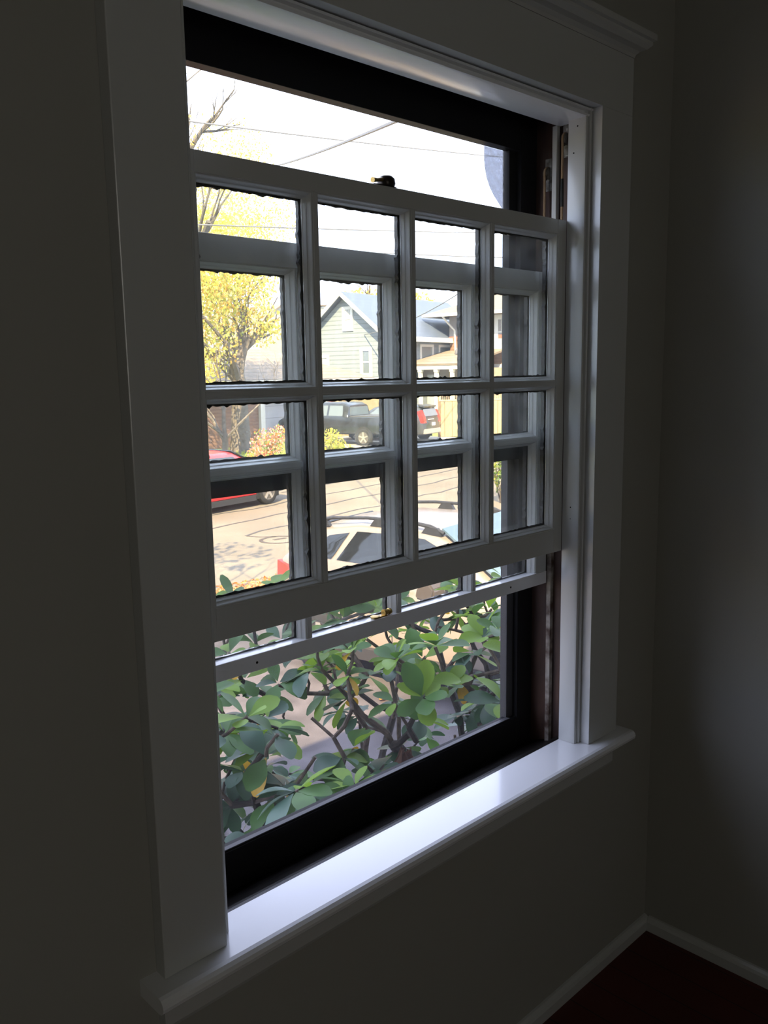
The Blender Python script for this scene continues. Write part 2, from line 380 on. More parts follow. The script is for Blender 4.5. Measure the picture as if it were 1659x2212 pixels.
# cords and pulleys in the right-hand tracks
def cordset(y, ztop, zbot, lab_p, lab_c, sash):
    t = link('sash_pulley', (lambda b: (box(b, .9495, .9518, y-.008, y+.008, ztop-.035, ztop+.030, .0008), b)[1])(B()), mat('old_metal', (.10, .085, .07), .5, metal=.5, col2=(.35, .34, .31), vscale=70), win, label=lab_p)
    bm = B(); lathe(bm, [(.010, -.004), (.0125, -.0035), (.009, -.001), (.009, .001), (.0125, .0035), (.010, .004)], (.9475, y, ztop), (0, 1, 0), 20); link('pulley_wheel', bm, mat('old_metal', (.1, .1, .1)), t, smooth=True)
    c = B(); pts = [(.9375, y, zbot), (.9370, y, zbot+.06), (.9368, y, ztop-.03), (.9362, y, ztop)]
    for k in range(1, 6):
        a = PI*k/6; pts.append((.9475-.0113*math.cos(a), y, ztop+.0113*math.sin(a)))
    tube(c, pts, .0026, 8)
    o = link('sash_cord', c, ROPE, sash, smooth=True, label=lab_c)
    bm = B(); tube(bm, [(.9375, y, zbot+.03), (.9372, y, zbot+.055), (.9370, y, zbot+.085)], [.0034, .0036, .0030], 10)
    link('cord_binding', bm, LAMPB, o, smooth=True)
cordset(.057, 1.285, 1.1215, 'paint-splashed pulley at the top of the inner right-hand track', 'cord rising from the sash corner', inner)
cordset(.100, 1.225, 1.0230, 'dull pulley in the outer right-hand track behind the parting strip', 'tan cord rising from the sash corner', outer)
# flakes of white paint left on the inner pulley
bm = B()
for (y, z, h, wd) in ((.049, 1.262, .040, .0016), (.0525, 1.296, .010, .004), (.047, 1.252, .002, .010), (.064, 1.272, .022, .0014)):
    box(bm, .9478, .9494, y, y+wd, z, z+h, .0004)
pl = [o for o in bpy.data.objects if o.name == 'sash_pulley'][0]
link('paint_flake', bm, mat('flaked_white', (.75, .75, .73), .5), pl, label='curled flakes of white paint')

# ================================================================== STORM WINDOW
YS = .131
storm = thing('storm_window', 'dark framed storm window outside both white sashes', 'storm window', (CX, YS+.012, -.036))
for sx in (1, 0):
    X = (lambda x: x) if sx else (lambda x: .952-x)
    bm = B(); a, b = sorted((X(.897), X(.9518))); box(bm, a, b, YS, YS+.024, -.036, 1.343, .001); s_ = link('stile', bm, STORM, storm)
    bm = B(); a, b = sorted((X(.8735), X(.8968))); box(bm, a, b, YS+.012, YS+.030, .0, .650, .0008); link('stile_lip', bm, STORMG, s_); bm = B(); box(bm, a, b, YS+.012, YS+.030, .6505, 1.30, .0008); link('stile_lip', bm, STORM, s_)
bm = B(); box(bm, .0552, .8968, YS, YS+.024, 1.268, 1.343, .001); link('top_rail', bm, STORM, storm)
bm = B(); prism(bm, [(YS, -.036), (YS, .036), (YS+.003, .038), (YS+.024, .038), (YS+.024, -.036)], lambda p, q, t: (t, p, q), .0552, .8968); b_ = link('bottom_rail', bm, STORM, storm)
bm = B(); box(bm, .0785, .8733, YS+.002, YS+.012, .0383, .0405, .0004); link('lit_rail_edge', bm, STORMG, b_)  # lighter grey strip paints the skylight along the bottom rail's top edge
bm = B(); box(bm, .0552, .8968, YS, YS+.022, .630, .674, .001); mr = link('meeting_rail', bm, STORM, storm)
bm = B(); box(bm, .0552, .8968, YS-.0060, YS, .6580, .6610, .0005); link('metal_edge_glint', bm, PAINTG, mr)  # gloss-white ledge paints the sky glint along the rail's metal edge
bm = B(); box(bm, .056, .896, YS+.0245, YS+.0265, .640, 1.30); g = link('glass_pane', bm, GLASSS, storm)
# grey translucent patch in the upper right corner of the storm glass
bm = B()
out = [(.868, 1.268), (.806, 1.268), (.805, 1.245), (.808, 1.225), (.814, 1.207), (.824, 1.190), (.838, 1.175), (.854, 1.162), (.868, 1.150)]
prism(bm, out, lambda p, q, t: (p, t, q), YS+.0235, YS+.0242); link('clouded_patch', bm, GREYPATCH, g, label='grey clouded patch with a curved edge')
bm = B(); box(bm, .056, .896, YS+.0150, YS+.0155, .036, .632); link('insect_screen', bm, SCREEN, storm, label='fine grey insect screen over the lower half')

# ================================================================== OUTSIDE
A10 = math.radians(10)
DD = Vector((math.cos(A10), math.sin(A10), 0)); NN = Vector((-math.sin(A10), math.cos(A10), 0))
def P(s, n, h): v = DD*s+NN*n; return Vector((v.x, v.y, GZ+h))       # street frame: s along the street, n across it
def sbox(bm, s0, s1, n0, n1, h0, h1, bev=0):
    vs = [bm.verts.new(P(x, y, z)) for x in (s0, s1) for y in (n0, n1) for z in (h0, h1)]
    fs = [bm.faces.new([vs[i] for i in f]) for f in ((0, 1, 3, 2), (4, 6, 7, 5), (0, 4, 5, 1), (2, 3, 7, 6), (0, 2, 6, 4), (1, 5, 7, 3))]
    if bev: bmesh.ops.bevel(bm, geom=list({e for f in fs for e in f.edges}), offset=bev, segments=1, affect='EDGES')
def slab(bm, pts, th):
    """planar polygon of (s,n,h) points given a thickness along its normal (downwards)"""
    A = [P(*p) for p in pts]; nrm = (A[1]-A[0]).cross(A[2]-A[0]).normalized()
    if nrm.z < 0: nrm = -nrm
    t = [bm.verts.new(p) for p in A]; b = [bm.verts.new(p-nrm*th) for p in A]; n = len(A)
    bm.faces.new(t); bm.faces.new(b[::-1])
    for i in range(n): bm.faces.new((t[i], b[i], b[(i+1) % n], t[(i+1) % n]))
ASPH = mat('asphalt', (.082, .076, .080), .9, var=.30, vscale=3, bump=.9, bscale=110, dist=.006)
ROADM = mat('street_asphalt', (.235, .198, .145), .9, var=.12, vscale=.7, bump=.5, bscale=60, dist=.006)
GRASS = mat('grass', (.20, .24, .05), .9, var=.35, vscale=2.5, bump=1, bscale=30, dist=.05)
SOIL = mat('soil', (.06, .045, .03), .95, var=.4, vscale=8, bump=1, bscale=30, dist=.02)
bm = B(); sbox(bm, -60, 150, 15.7, 120, -.6, .02); struct('ground', bm, GRASS)
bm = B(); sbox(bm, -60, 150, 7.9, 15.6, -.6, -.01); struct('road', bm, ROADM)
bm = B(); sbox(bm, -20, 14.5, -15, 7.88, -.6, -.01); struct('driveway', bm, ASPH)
bm = B(); sbox(bm, 14.52, 150, -15, 7.88, -.6, .0); struct('verge', bm, GRASS)
bm = B(); sbox(bm, -60, 27.6, 15.6, 15.75, -.5, .07); sbox(bm, 34.4, 150, 15.6, 15.75, -.5, .07); struct('curb', bm, mat('concrete', (.35, .33, .30), .85, var=.15, vscale=4))
bm = B(); sbox(bm, 27.5, 34.5, 15.76, 34, -.5, .035); struct('driveway_far', bm, mat('concrete_drive', (.30, .27, .23), .9, var=.15, vscale=1.5))
# tar-sealed cracks and a drawn ring on the street
TAR = mat('tar_seal', (.075, .068, .062), .7)
def strip_on_road(bm, pts, wd):
    for i in range(len(pts)-1):
        a = Vector((*pts[i], 0)); b = Vector((*pts[i+1], 0)); d = (b-a).normalized(); q = Vector((-d.y, d.x, 0))*wd/2
        vs = [P(v.x, v.y, -.0055) for v in (a-q, b-q, b+q, a+q)]; lo = [v-Vector((0, 0, .004)) for v in vs]
        T = [bm.verts.new(v) for v in vs]; Lw = [bm.verts.new(v) for v in lo]; bm.faces.new(T); bm.faces.new(Lw[::-1])
        for k in range(4): bm.faces.new((T[k], Lw[k], Lw[(k+1) % 4], T[(k+1) % 4]))
for k, (n0, s0, s1) in enumerate(((12.15, 9, 26), (11.0, 11, 24), (13.3, 12, 30), (14.6, 16, 34))):
    bm = B(); rnd = random.Random(k); strip_on_road(bm, [(s0+(s1-s0)*i/24, n0+rnd.uniform(-.10, .10)) for i in range(25)], .07)
    tag(link('road_crack', bm, TAR), ['tar-sealed crack across the street just before the red car', 'tar-sealed crack nearest to the silver car roof', 'tar-sealed crack passing under the red car', 'tar-sealed crack nearest to the far curb'][k], 'road crack', 'tar-sealed cracks along the street')
bm = B(); strip_on_road(bm, [(11.05+.36*math.cos(t/20*2*PI), 10.1+.34*math.sin(t/20*2*PI)) for t in range(21)], .075)
strip_on_road(bm, [(11.25, 10.38), (11.05, 10.62), (11.0, 10.9)], .05); strip_on_road(bm, [(10.98, 10.18), (11.25, 10.12)], .09)
tag(link('road_ring_mark', bm, mat('ring_tar', (.085, .065, .05), .7)), 'dark oval ring mark with a tail drawn on the sunlit street', 'road marking')

# ---------------------------------------------------------------- leaves, foliage, trees
def leaf_pts(L, W, curl=.15, fold=.25, n=6, tip=1.0):
    """obovate leaf along +x, up +z : list of rows (left, mid, right)"""
    rows = []
    for i in range(n+1):
        t = i/n
        wd = W*.5*(math.sin(PI/2*t/.60)**1.25 if t < .60 else math.sqrt(max(0, 1-((t-.60)/.41)**2)))+.0012
        x = L*t; z = -curl*L*t*t
        rows.append((Vector((x, wd, z+fold*wd)), Vector((x, 0, z)), Vector((x, -wd, z+fold*wd))))
    return rows
def add_leaf(bm, pos, dirv, upv, L, W, curl, fold, mi=0, n=6):
    x = dirv.normalized(); y = upv.cross(x)
    if y.length < 1e-4: y = x.orthogonal()
    y.normalize(); z = x.cross(y); rows = []
    for row in leaf_pts(L, W, curl, fold, n): rows.append([bm.verts.new(pos+x*v.x+y*v.y+z*v.z) for v in row])
    for i in range(n):
        for k in (0, 1):
            f = bm.faces.new((rows[i][k], rows[i][k+1], rows[i+1][k+1], rows[i+1][k])); f.material_index = mi; f.smooth = True
def cloud(bm, rnd, blobs, count, size, mats=1, flat=.4):
    """many small leaf cards of real leaves scattered over blobs (center, radii)"""
    wts = [b[1].x*b[1].y*b[1].z for b in blobs]; tot = sum(wts)
    for (c, r), w_ in zip(blobs, wts):
        for _ in range(int(count*w_/tot)+1):
            d = Vector((rnd.gauss(0, 1), rnd.gauss(0, 1), rnd.gauss(0, 1))).normalized()*(rnd.random()**.45)
            p = c+Vector((d.x*r.x, d.y*r.y, d.z*r.z))
            a = Vector((rnd.gauss(0, 1), rnd.gauss(0, 1), rnd.gauss(0, flat))).normalized(); b = a.orthogonal().normalized()
            b = Matrix.Rotation(rnd.random()*6.28, 3, a) @ b; c_ = a.cross(b); s = size*rnd.uniform(.6, 1.4)
            vs = [bm.verts.new(p+b*s*u+c_*s*v) for u, v in ((-.5, 0), (0, -.32), (.6, 0), (0, .32))]
            f = bm.faces.new(vs); f.material_index = rnd.randrange(mats)
def branchy(bm, rnd, p, d, L, r, depth, spread=.5, upw=.15, tips=None, seg=6, kids=(2, 3)):
    pts = [p]; rads = [r]; q = p.copy(); dd = d.normalized(); n = 4
    for i in range(n):
        dd = (dd+Vector((rnd.gauss(0, .10), rnd.gauss(0, .10), rnd.gauss(0, .06)+upw*.2))).normalized()
        q = q+dd*L/n; pts.append(q.copy()); rads.append(r*(1-.40*(i+1)/n))
    tube(bm, pts, rads, seg if depth > 1 else 4)
    if tips is not None and depth <= 1: tips.append((q.copy(), dd.copy()))
    if depth > 0:
        for _ in range(rnd.randint(*kids)):
            k = rnd.randint(2, n); nd = (dd+Vector((rnd.gauss(0, spread), rnd.gauss(0, spread), rnd.gauss(0, spread*.6)+upw))).normalized()
            branchy(bm, rnd, pts[k], nd, L*rnd.uniform(.62, .85), rads[k]*.68, depth-1, spread, upw, tips, seg, kids)
BARK = mat('bark', (.10, .08, .065), .9, var=.4, vscale=12, bump=1, bscale=40, dist=.01)
BARKG = mat('pale_bark', (.30, .26, .21), .9, var=.3, vscale=12)
YEL = mat('yellow_leaf', (.46, .36, .08), .6, trans=.35); YEL2 = mat('golden_leaf', (.50, .31, .07), .6, trans=.35)
YGR = mat('yellow_green_leaf', (.30, .33, .06), .6, trans=.35); GRN = mat('green_leaf_far', (.13, .22, .05), .6, trans=.35)
ORG = mat('orange_leaf', (.60, .22, .04), .6, trans=.3); PNK = mat('pink_leaf', (.62, .25, .22), .6, trans=.3)
def tree(name, label, s, n, trunk_h, r, blobs, count, size, mats, lean=(0, 0), seed=1, bark=None, depth=3, Lb=2.2, group=None, spread=.5):
    rnd = random.Random(seed); base = P(s, n, 0); t = thing(name, label, 'tree', base, group)
    bm = B(); d0 = (Vector((lean[0], lean[1], 1))).normalized(); top = base+d0*trunk_h
    tube(bm, [base-Vector((0, 0, .1)), base+d0*trunk_h*.3, base+d0*trunk_h*.7, top], [r*1.5, r*1.1, r*.95, r*.8], 10)
    branchy(bm, rnd, base+d0*trunk_h*.97, d0+Vector((.1, .05, 0)), Lb, r*.8, depth, spread)
    for _ in range(4): branchy(bm, rnd, base+d0*trunk_h*rnd.uniform(.6, 1), Vector((rnd.gauss(0, .6), rnd.gauss(0, .6), .8)), Lb, r*.55, depth, spread)
    link('trunk', bm, bark or BARK, t, smooth=True)
    if blobs:
        bm = B(); cloud(bm, rnd, [(P(*c), Vector(rr)) for c, rr in blobs], count, size, len(mats)); link('foliage', bm, mats, t)
    return t
V = Vector
PALE = mat('pale_yellow_leaf', (.60, .55, .22), .6, trans=.4)
tree('maple_tree', 'broad yellow-green maple with a thick dark trunk before the brick garage', 24.0, 24.0, 3.0, .34,
     [((22.5, 24.5, 4.3), (1.6, 1.6, 1.3)), ((24.0, 24.5, 6.4), (1.9, 1.9, 1.7)), ((22.2, 24.0, 6.6), (1.6, 1.6, 1.5)), ((25.0, 23.5, 5.0), (1.0, 1.0, .9)), ((23.3, 24.2, 8.6), (1.8, 1.8, 1.0)), ((21.5, 23.5, 3.0), (1.1, 1.1, 1.1)), ((26.4, 25.0, 7.3), (1.1, 1.1, 1.2))],
     11000, .125, [YEL, YGR, YEL, YGR, YEL2, PALE], seed=3, depth=3, Lb=2.0)
tree('forked_tree', 'slender forked bare trunk standing left of the thick maple trunk', 21.2, 22.0, 1.0, .11, None, 0, 0, [], seed=9, depth=3, Lb=1.5, spread=.35)
tree('golden_tree', 'tall golden-orange tree rising far behind the houses', 48.0, 49.0, 9, .4,
     [((49.5, 49, 19.4), (3.2, 3.0, 3.2)), ((46.5, 49, 16.4), (3.4, 3, 2.9)), ((52, 49, 15.4), (3.4, 3, 2.7)), ((43.4, 49, 14.0), (3.0, 3, 2.2)), ((49, 49, 12.8), (4.3, 3.6, 2.4))],
     9000, .19, [YEL2, YEL, PALE], seed=5, Lb=4, depth=3)
tree('bare_tree', 'nearly leafless pale tree branching into the sky at upper left', 17.1, 20.0, 8.3, .24, [((18.0, 20.0, 10.2), (.7, .7, .6)), ((18.9, 20.0, 10.8), (.5, .5, .5))], 60, .12, [YEL2], lean=(.10, .0), seed=14, bark=mat('dull_bark', (.06, .055, .045), .9), depth=4, Lb=1.9, spread=.42)
tree('amber_tree', 'amber tree crown behind the blue house and brown house roofs', 57, 42, 6.0, .3, [((57, 42, 8.2), (3.0, 3, 1.8)), ((54, 42, 7.6), (2.2, 2, 1.1)), ((62, 42, 8.6), (3.2, 3, 1.6))], 2600, .28, [YEL2, YEL], seed=6, depth=2)
tree('street_maple', 'street tree left of the window frame whose crown shades the road', 3.2, 6.8, 3.4, .14, [((3.6, 6.8, 5.6), (1.3, 1.3, 1.0)), ((2.2, 7.3, 6.8), (1.2, 1.2, .9))], 700, .15, [YEL2, YEL], seed=22, depth=3, Lb=1.5)
def shrub(name, label, blobs, count, size, mats, seed, group=None):
    rnd = random.Random(seed); c0 = blobs[0][0]; t = thing(name, label, 'shrub', P(c0[0], c0[1], 0), group)
    bm = B()
    for _ in range(7): branchy(bm, rnd, P(c0[0], c0[1], 0), Vector((rnd.gauss(0, .4), rnd.gauss(0, .4), 1)), c0[2]*.8, .018, 2, .4)
    link('stems', bm, BARK, t)
    bm = B(); cloud(bm, rnd, [(P(*c), Vector(rr)) for c, rr in blobs], count, size, len(mats)); link('foliage', bm, mats, t)
shrub('pink_shrub', 'reddish pink flowering shrub on the lawn before the brick garage', [((21.3, 20.0, .75), (.62, .62, .55)), ((20.9, 20, .35), (.55, .5, .3)), ((22.0, 20, 1.0), (.4, .4, .35))], 1500, .085, [PNK, PNK, ORG, GRN], 31)
shrub('yellow_shrub', 'yellow-green shrub beside the black pickup truck', [((21.1, 17.0, .85), (.42, .42, .5)), ((21.5, 17.0, .5), (.55, .5, .4)), ((20.4, 17.2, .3), (.5, .5, .3))], 1300, .085, [YGR, YEL, YGR], 32)
shrub('low_yellow_shrub', 'low yellow plants before the rear wheel of the black pickup truck', [((23.7, 17.2, .28), (.9, .4, .26)), ((25.0, 17.2, .2), (.6, .4, .2))], 900, .08, [YEL, YGR], 33)
shrub('green_shrub', 'feathery green shrub beside the street at the right', [((17.2, 8.7, .95), (.55, .55, .6)), ((17.6, 8.4, .5), (.75, .6, .45)), ((18.2, 8.7, 1.3), (.6, .6, .6))], 1900, .075, [GRN, YGR, GRN], 34)
# lawn growth along the far verge
bm = B(); rnd = random.Random(77)
for _ in range(1600):
    s = rnd.uniform(18, 27.2); n = rnd.uniform(19.0, 24.5); h = rnd.uniform(.05, .22); p = P(s, n, .0); a = rnd.random()*6.28
    q = Vector((math.cos(a), math.sin(a), 0))*.05; bm.faces.new([bm.verts.new(v) for v in (p-q, p+q, p+Vector((rnd.gauss(0, .03), rnd.gauss(0, .03), h)))])
tag(link('lawn_grass', bm, mat('lit_grass', (.28, .31, .06), .7, trans=.3)), 'sunlit yellow-green grass growing on the lawn across the street', 'grass', kind='stuff')
bm = B(); cloud(bm, rnd, [(P(8.0, 7.9, .0), Vector((2.6, .45, .015))), (P(5.2, 6.9, .0), Vector((1.3, .45, .015)))], 2600, .055, 2, 3.)
tag(link('leaf_litter', bm, [ORG, mat('tan_leaf', (.55, .30, .10), .7)]), 'drift of fallen orange leaves along the gutter behind the silver car', 'fallen leaves', kind='stuff')

# ---------------------------------------------------------------- houses
def window_on(parent, face, a0, a1, h0, h1, c, trimm, glassm, mull=0, fw_=.12, bars=0):
    """face 's': plane s=c facing -s, a is n ; face 'n': plane n=c facing -n, a is s"""
    def bx(bm, a, b, d0, d1, z0, z1):
        if face == 's': sbox(bm, c-d1, c-d0, a, b, z0, z1)
        else: sbox(bm, a, b, c-d1, c-d0, z0, z1)
    bm = B()
    bx(bm, a0-fw_, a0, 0, .06, h0-fw_, h1+fw_); bx(bm, a1, a1+fw_, 0, .06, h0-fw_, h1+fw_)
    bx(bm, a0, a1, 0, .06, h0-fw_, h0); bx(bm, a0, a1, 0, .06, h1, h1+fw_)
    if mull: bx(bm, a0, a1, .0, .04, (h0+h1)/2-.04, (h0+h1)/2+.04)
    for k in range(bars): x = a0+(a1-a0)*(k+1)/(bars+1); bx(bm, x-.015, x+.015, 0, .035, (h0+h1)/2, h1)
    f = link('window', bm, trimm, parent); bm = B(); bx(bm, a0, a1, .0, .015, h0, h1); link('pane', bm, glassm, f)
TRIMW = mat('house_white_trim', (.55, .53, .48), .5)
PANE = mat('dark_house_pane', (.10, .12, .13), .12, spec=.8); PANEG = mat('grey_house_pane', (.30, .30, .27), .3)
BLUE = banded('pale_blue_clapboard', (.185, .208, .220), (.115, .13, .14), .24, .20, .6, noise=.05)
BLUEROOF = banded('blue_grey_roof', (.075, .092, .135), (.05, .06, .09), .20, .10, .45, noise=.25)
TANROOF = banded('tan_shingle_roof', (.20, .155, .115), (.11, .085, .065), .16, .12, .8, noise=.35)
BROWN = banded('brown_shingle_wall', (.23, .125, .075), (.12, .06, .035), .19, .14, .8, noise=.25)
BRICK = banded('brown_board_wall', (.20, .11, .075), (.10, .05, .035), .15, .14, .8, noise=.2)
# pale blue gabled house: gable end faces -s, long side faces the street
h = thing('gabled_house', 'pale blue clapboard house with a steep gable and long blue-grey roof', 'house', P(38, 29.5, 0))
s0, s1, n0, n1 = 38.0, 48.5, 26.75, 32.3; pk = 29.52; eh = 5.15; ph = 7.35
bm = B(); prism(bm, [(n0, 0), (n1, 0), (n1, eh), (pk, ph), (n0, eh)], lambda p, q, t: P(t, p, q), s0, s1); link('wall', bm, BLUE, h)
sl_ = (ph-eh)/(pk-n0)
bm = B(); slab(bm, [(s0-.45, pk, ph+.22), (s1+.4, pk, ph+.22), (s1+.4, n0-.45, eh+.22-.45*sl_), (s0-.45, n0-.45, eh+.22-.45*sl_)], .14); link('roof', bm, BLUEROOF, h)
bm = B(); slab(bm, [(s0-.45, pk, ph+.22), (s1+.4, pk, ph+.22), (s1+.4, n1+.45, eh+.22-.45*sl_), (s0-.45, n1+.45, eh+.22-.45*sl_)], .14); link('roof', bm, BLUEROOF, h)
bm = B()
for nn, sg in ((n0-.45, 1), (n1+.45, -1)):
    z_ = eh-.45*sl_
    prism(bm, [(nn, z_-.06), (pk, ph-.02), (pk, ph+.23), (nn, z_+.20)], lambda p, q, t: P(t, p, q), s0-.52, s0-.451)
link('bargeboard', bm, TRIMW, h)
bm = B(); sbox(bm, s0-.45, s1+.4, n0-.60, n0-.46, eh-.36, eh-.10); link('gutter', bm, TRIMW, h)
window_on(h, 's', 29.15, 29.55, 5.6, 6.6, s0, TRIMW, PANEG, 1, .17, 3)
window_on(h, 's', 27.9, 28.35, 3.1, 4.3, s0, TRIMW, PANE, 1, .18)
window_on(h, 's', 30.9, 31.25, 2.9, 4.0, s0, TRIMW, PANEG, 1, .14)
for k, a in enumerate((39.4, 41.4, 43.4, 45.2)): window_on(h, 'n', a, a+1.15, 3.75, 4.55, n0, TRIMW, PANE, 0, .14)
bm = B(); sbox(bm, 39.2, 40.8, 25.9, 26.7, 0, 2.2); link('porch', bm, BLUE, h)
# flat-topped cross roof on its right end
bm = B(); slab(bm, [(46.0, 28.6, 6.3), (50.5, 28.6, 6.3), (51.5, 25.6, 5.15), (45.2, 25.6, 5.15)], .14); link('dormer_roof', bm, BLUEROOF, h)

# brown shingled house with a hipped roof and a porch on white columns
h = thing('shingled_house', 'brown shingle-sided house with white trim and a columned porch', 'house', P(44, 24, 0))
s0 = 44.0
bm = B(); sbox(bm, s0, 56, 12, 26.4, 0, 6.35); link('wall', bm, BROWN, h)
bm = B(); sbox(bm, s0-.03, s0, 12, 26.43, 4.95, 5.15); link('belt_board', bm, mat('red_brown_board', (.30, .09, .06), .7), h)
bm = B(); sbox(bm, s0-.02, s0, 12, 26.42, 5.16, 6.3); link('frieze', bm, mat('grey_shingle', (.22, .20, .19), .8), h)
bm = B(); slab(bm, [(43.0, 27.5, 6.45), (43.0, 12, 6.45), (49.5, 15, 8.7), (49.5, 22.5, 8.7)], .15); slab(bm, [(43.0, 27.5, 6.45), (49.5, 22.5, 8.7), (56, 27.5, 6.45)], .15)
link('roof', bm, TANROOF, h)
bm = B(); sbox(bm, 42.9, 43.05, 12, 27.6, 6.28, 6.46); sbox(bm, 42.9, 56, 27.5, 27.65, 6.28, 6.46); link('fascia', bm, TRIMW, h)
bm = B(); tube(bm, [P(43.0, 26.3, 6.3), P(43.5, 26.2, 5.9), P(43.9, 26.0, 5.5), P(43.92, 25.95, 3.8)], .06, 8); link('downpipe', bm, TRIMW, h)
window_on(h, 's', 22.55, 23.15, 4.6, 6.0, s0, TRIMW, PANEG, 1, .28, 2)
window_on(h, 's', 20.0, 21.0, 2.0, 3.2, s0, TRIMW, PANEG, 1, .3, 2); window_on(h, 's', 22.6, 23.6, 2.0, 3.2, s0, TRIMW, PANEG, 1, .3, 3); window_on(h, 's', 24.4, 24.9, 2.0, 3.1, s0, TRIMW, PANEG, 1, .2, 2)
bm = B(); slab(bm, [(39.7, 28.8, 3.55), (39.7, 22.6, 3.55), (43.9, 22.6, 4.35), (43.9, 27.6, 4.35)], .10); link('porch_roof', bm, TANROOF, h)
bm = B(); sbox(bm, 39.75, 39.9, 22.6, 28.8, 3.24, 3.50); link('porch_beam', bm, TRIMW, h)
for k, a in enumerate((22.75, 23.75, 24.75, 25.8, 27.2)):
    bm = B(); sbox(bm, 39.8, 39.98, a-.09, a+.09, .0, 3.24); sbox(bm, 39.77, 40.01, a-.12, a+.12, 3.10, 3.24); link('porch_column', bm, TRIMW, h)
bm = B(); sbox(bm, 40.4, 40.5, 24.9, 25.7, 1.2, 2.95); link('porch_window', bm, PANEG, h)
bm = B(); sbox(bm, 40.6, 43.9, 22.7, 28.5, 0, .7); sbox(bm, 41.6, 43.9, 22.8, 28.0, .7, 3.3); link('porch_wall', bm, mat('porch_tan', (.34, .27, .20), .8), h)
bm = B(); lathe(bm, [(.75, 0), (.7, .25), (.45, .55), (.1, .7)], P(43.0, 24.6, 4.1), (0, 0, 1), 16); link('roof_vent', bm, mat('grey_vent', (.16, .15, .15), .7), h, smooth=True)

# brown garage, left, with hipped tan roof
h = thing('brown_garage', 'low brown-sided garage with a tan hipped roof at the left', 'garage', P(27, 28, 0))
bm = B(); sbox(bm, 15, 27.45, 26.3, 33, 0, 2.7); link('wall', bm, BRICK, h)
bm = B(); sbox(bm, 27.45, 27.72, 26.15, 26.45, 0, 2.7); link('corner_post', bm, TRIMW, h)
bm = B(); sbox(bm, 27.73, 33.5, 26.9, 33, 0, 2.7); link('garage_wall', bm, mat('pale_grey_siding', (.40, .42, .44), .7, var=.1, vscale=1), h)
bm = B(); sbox(bm, 27.9, 31.5, 26.8, 26.9, .05, 2.3); link('garage_door', bm, banded('garage_door_panels', (.50, .49, .50), (.3, .3, .3), .55, .05, .6), h)
bm = B(); slab(bm, [(14.5, 25.8, 2.88), (35.6, 25.8, 2.88), (31.6, 29.6, 4.35), (17, 29.6, 4.35)], .1); slab(bm, [(35.6, 25.8, 2.88), (35.6, 33.4, 2.88), (31.6, 29.6, 4.35)], .1); link('roof', bm, TANROOF, h)
bm = B(); sbox(bm, 14.5, 35.7, 25.62, 25.78, 2.66, 2.86); link('gutter', bm, TRIMW, h)
for k in range(6):
    pass
# pale house behind the garage: light wall end and dark roof
h = thing('cream_house', 'cream-walled house end rising behind the tan garage roof', 'house', P(42, 39.5, 0))
bm = B(); prism(bm, [(38.8, 0), (46, 0), (46, 7.5), (43, 7.6), (40.9, 7.3), (39.6, 6.6), (38.8, 5.5)], lambda p, q, t: P(p, t, q), 37, 42); link('wall', bm, mat('cream_siding', (.42, .38, .28), .7), h)
bm = B(); slab(bm, [(38.6, 36.9, 5.42), (39.5, 36.9, 6.75), (39.5, 42.3, 6.75), (38.6, 42.3, 5.42)], .1); slab(bm, [(39.5, 36.9, 6.75), (40.9, 36.9, 7.45), (40.9, 42.3, 7.45), (39.5, 42.3, 6.75)], .1); slab(bm, [(40.9, 36.9, 7.45), (46.2, 36.9, 7.75), (46.2, 42.3, 7.75), (40.9, 42.3, 7.45)], .1); link('roof', bm, TANROOF, h)
bm = B(); slab(bm, [(34.0, 33.9, 3.9), (34.0, 36.85, 5.1), (37.6, 36.85, 5.1), (37.6, 33.9, 3.9)], .15); link('lower_roof', bm, mat('slate_roof', (.20, .21, .24), .7, var=.2, vscale=3), h)

# small coloured flags along the garage gutter
t = thing('flag_string', 'string of tiny coloured flags under the garage gutter', 'flags', P(30.4, 25.55, 2.3))
bm = B(); tube(bm, [P(27.8+k*.35, 25.55, 2.60-.06*math.sin(PI*(k % 6)/6)) for k in range(16)], .01, 4); link('string', bm, LAMPB, t)
for k, c in enumerate(((.1, .15, .6), (.8, .8, .8), (.7, .06, .05), (.75, .8, .3), (.8, .55, .05), (.15, .2, .7), (.8, .8, .8), (.7, .08, .05), (.8, .6, .1))):
    bm = B(); sbox(bm, 27.95+k*.5, 28.35+k*.5, 25.545, 25.555, 2.22, 2.58); link('flag', bm, mat('flag_cloth_%d' % k, c, .8, trans=.3), t)

# wooden fence across the far driveway
h = thing('wooden_fence', 'tan vertical-board fence with lattice top beyond the parked cars', 'fence', P(36, 19.5, 0))
FEN = banded('fence_boards', (.30, .215, .115), (.16, .11, .06), .15, .12, .8, axis='H', noise=.2)
def fpt(u): return (34.1+u*(41-34.1), 21.0+u*(15.4-21.0))
def fseg(bm, u0, u1, h0, h1, th=.03, o=0):
    a = fpt(u0); b = fpt(u1); d = Vector((b[0]-a[0], b[1]-a[1], 0)).normalized(); q = Vector((-d.y, d.x, 0))*th/2; oo = Vector((-d.y, d.x, 0))*o
    A = Vector((*a, 0))+oo; Bq = Vector((*b, 0))+oo
    vs = [bm.verts.new(P(v.x, v.y, z)) for v in (A-q, A+q, Bq-q, Bq+q) for z in (h0, h1)]
    for f in ((0, 1, 3, 2), (4, 6, 7, 5), (0, 4, 5, 1), (2, 3, 7, 6), (0, 2, 6, 4), (1, 5, 7, 3)): bm.faces.new([vs[i] for i in f])
bm = B(); fseg(bm, 0, 1, .05, 1.72); link('board_panel', bm, FEN, h)
bm = B(); fseg(bm, 0, 1, 1.72, 1.80, .08); fseg(bm, 0, 1, 2.02, 2.07, .06)
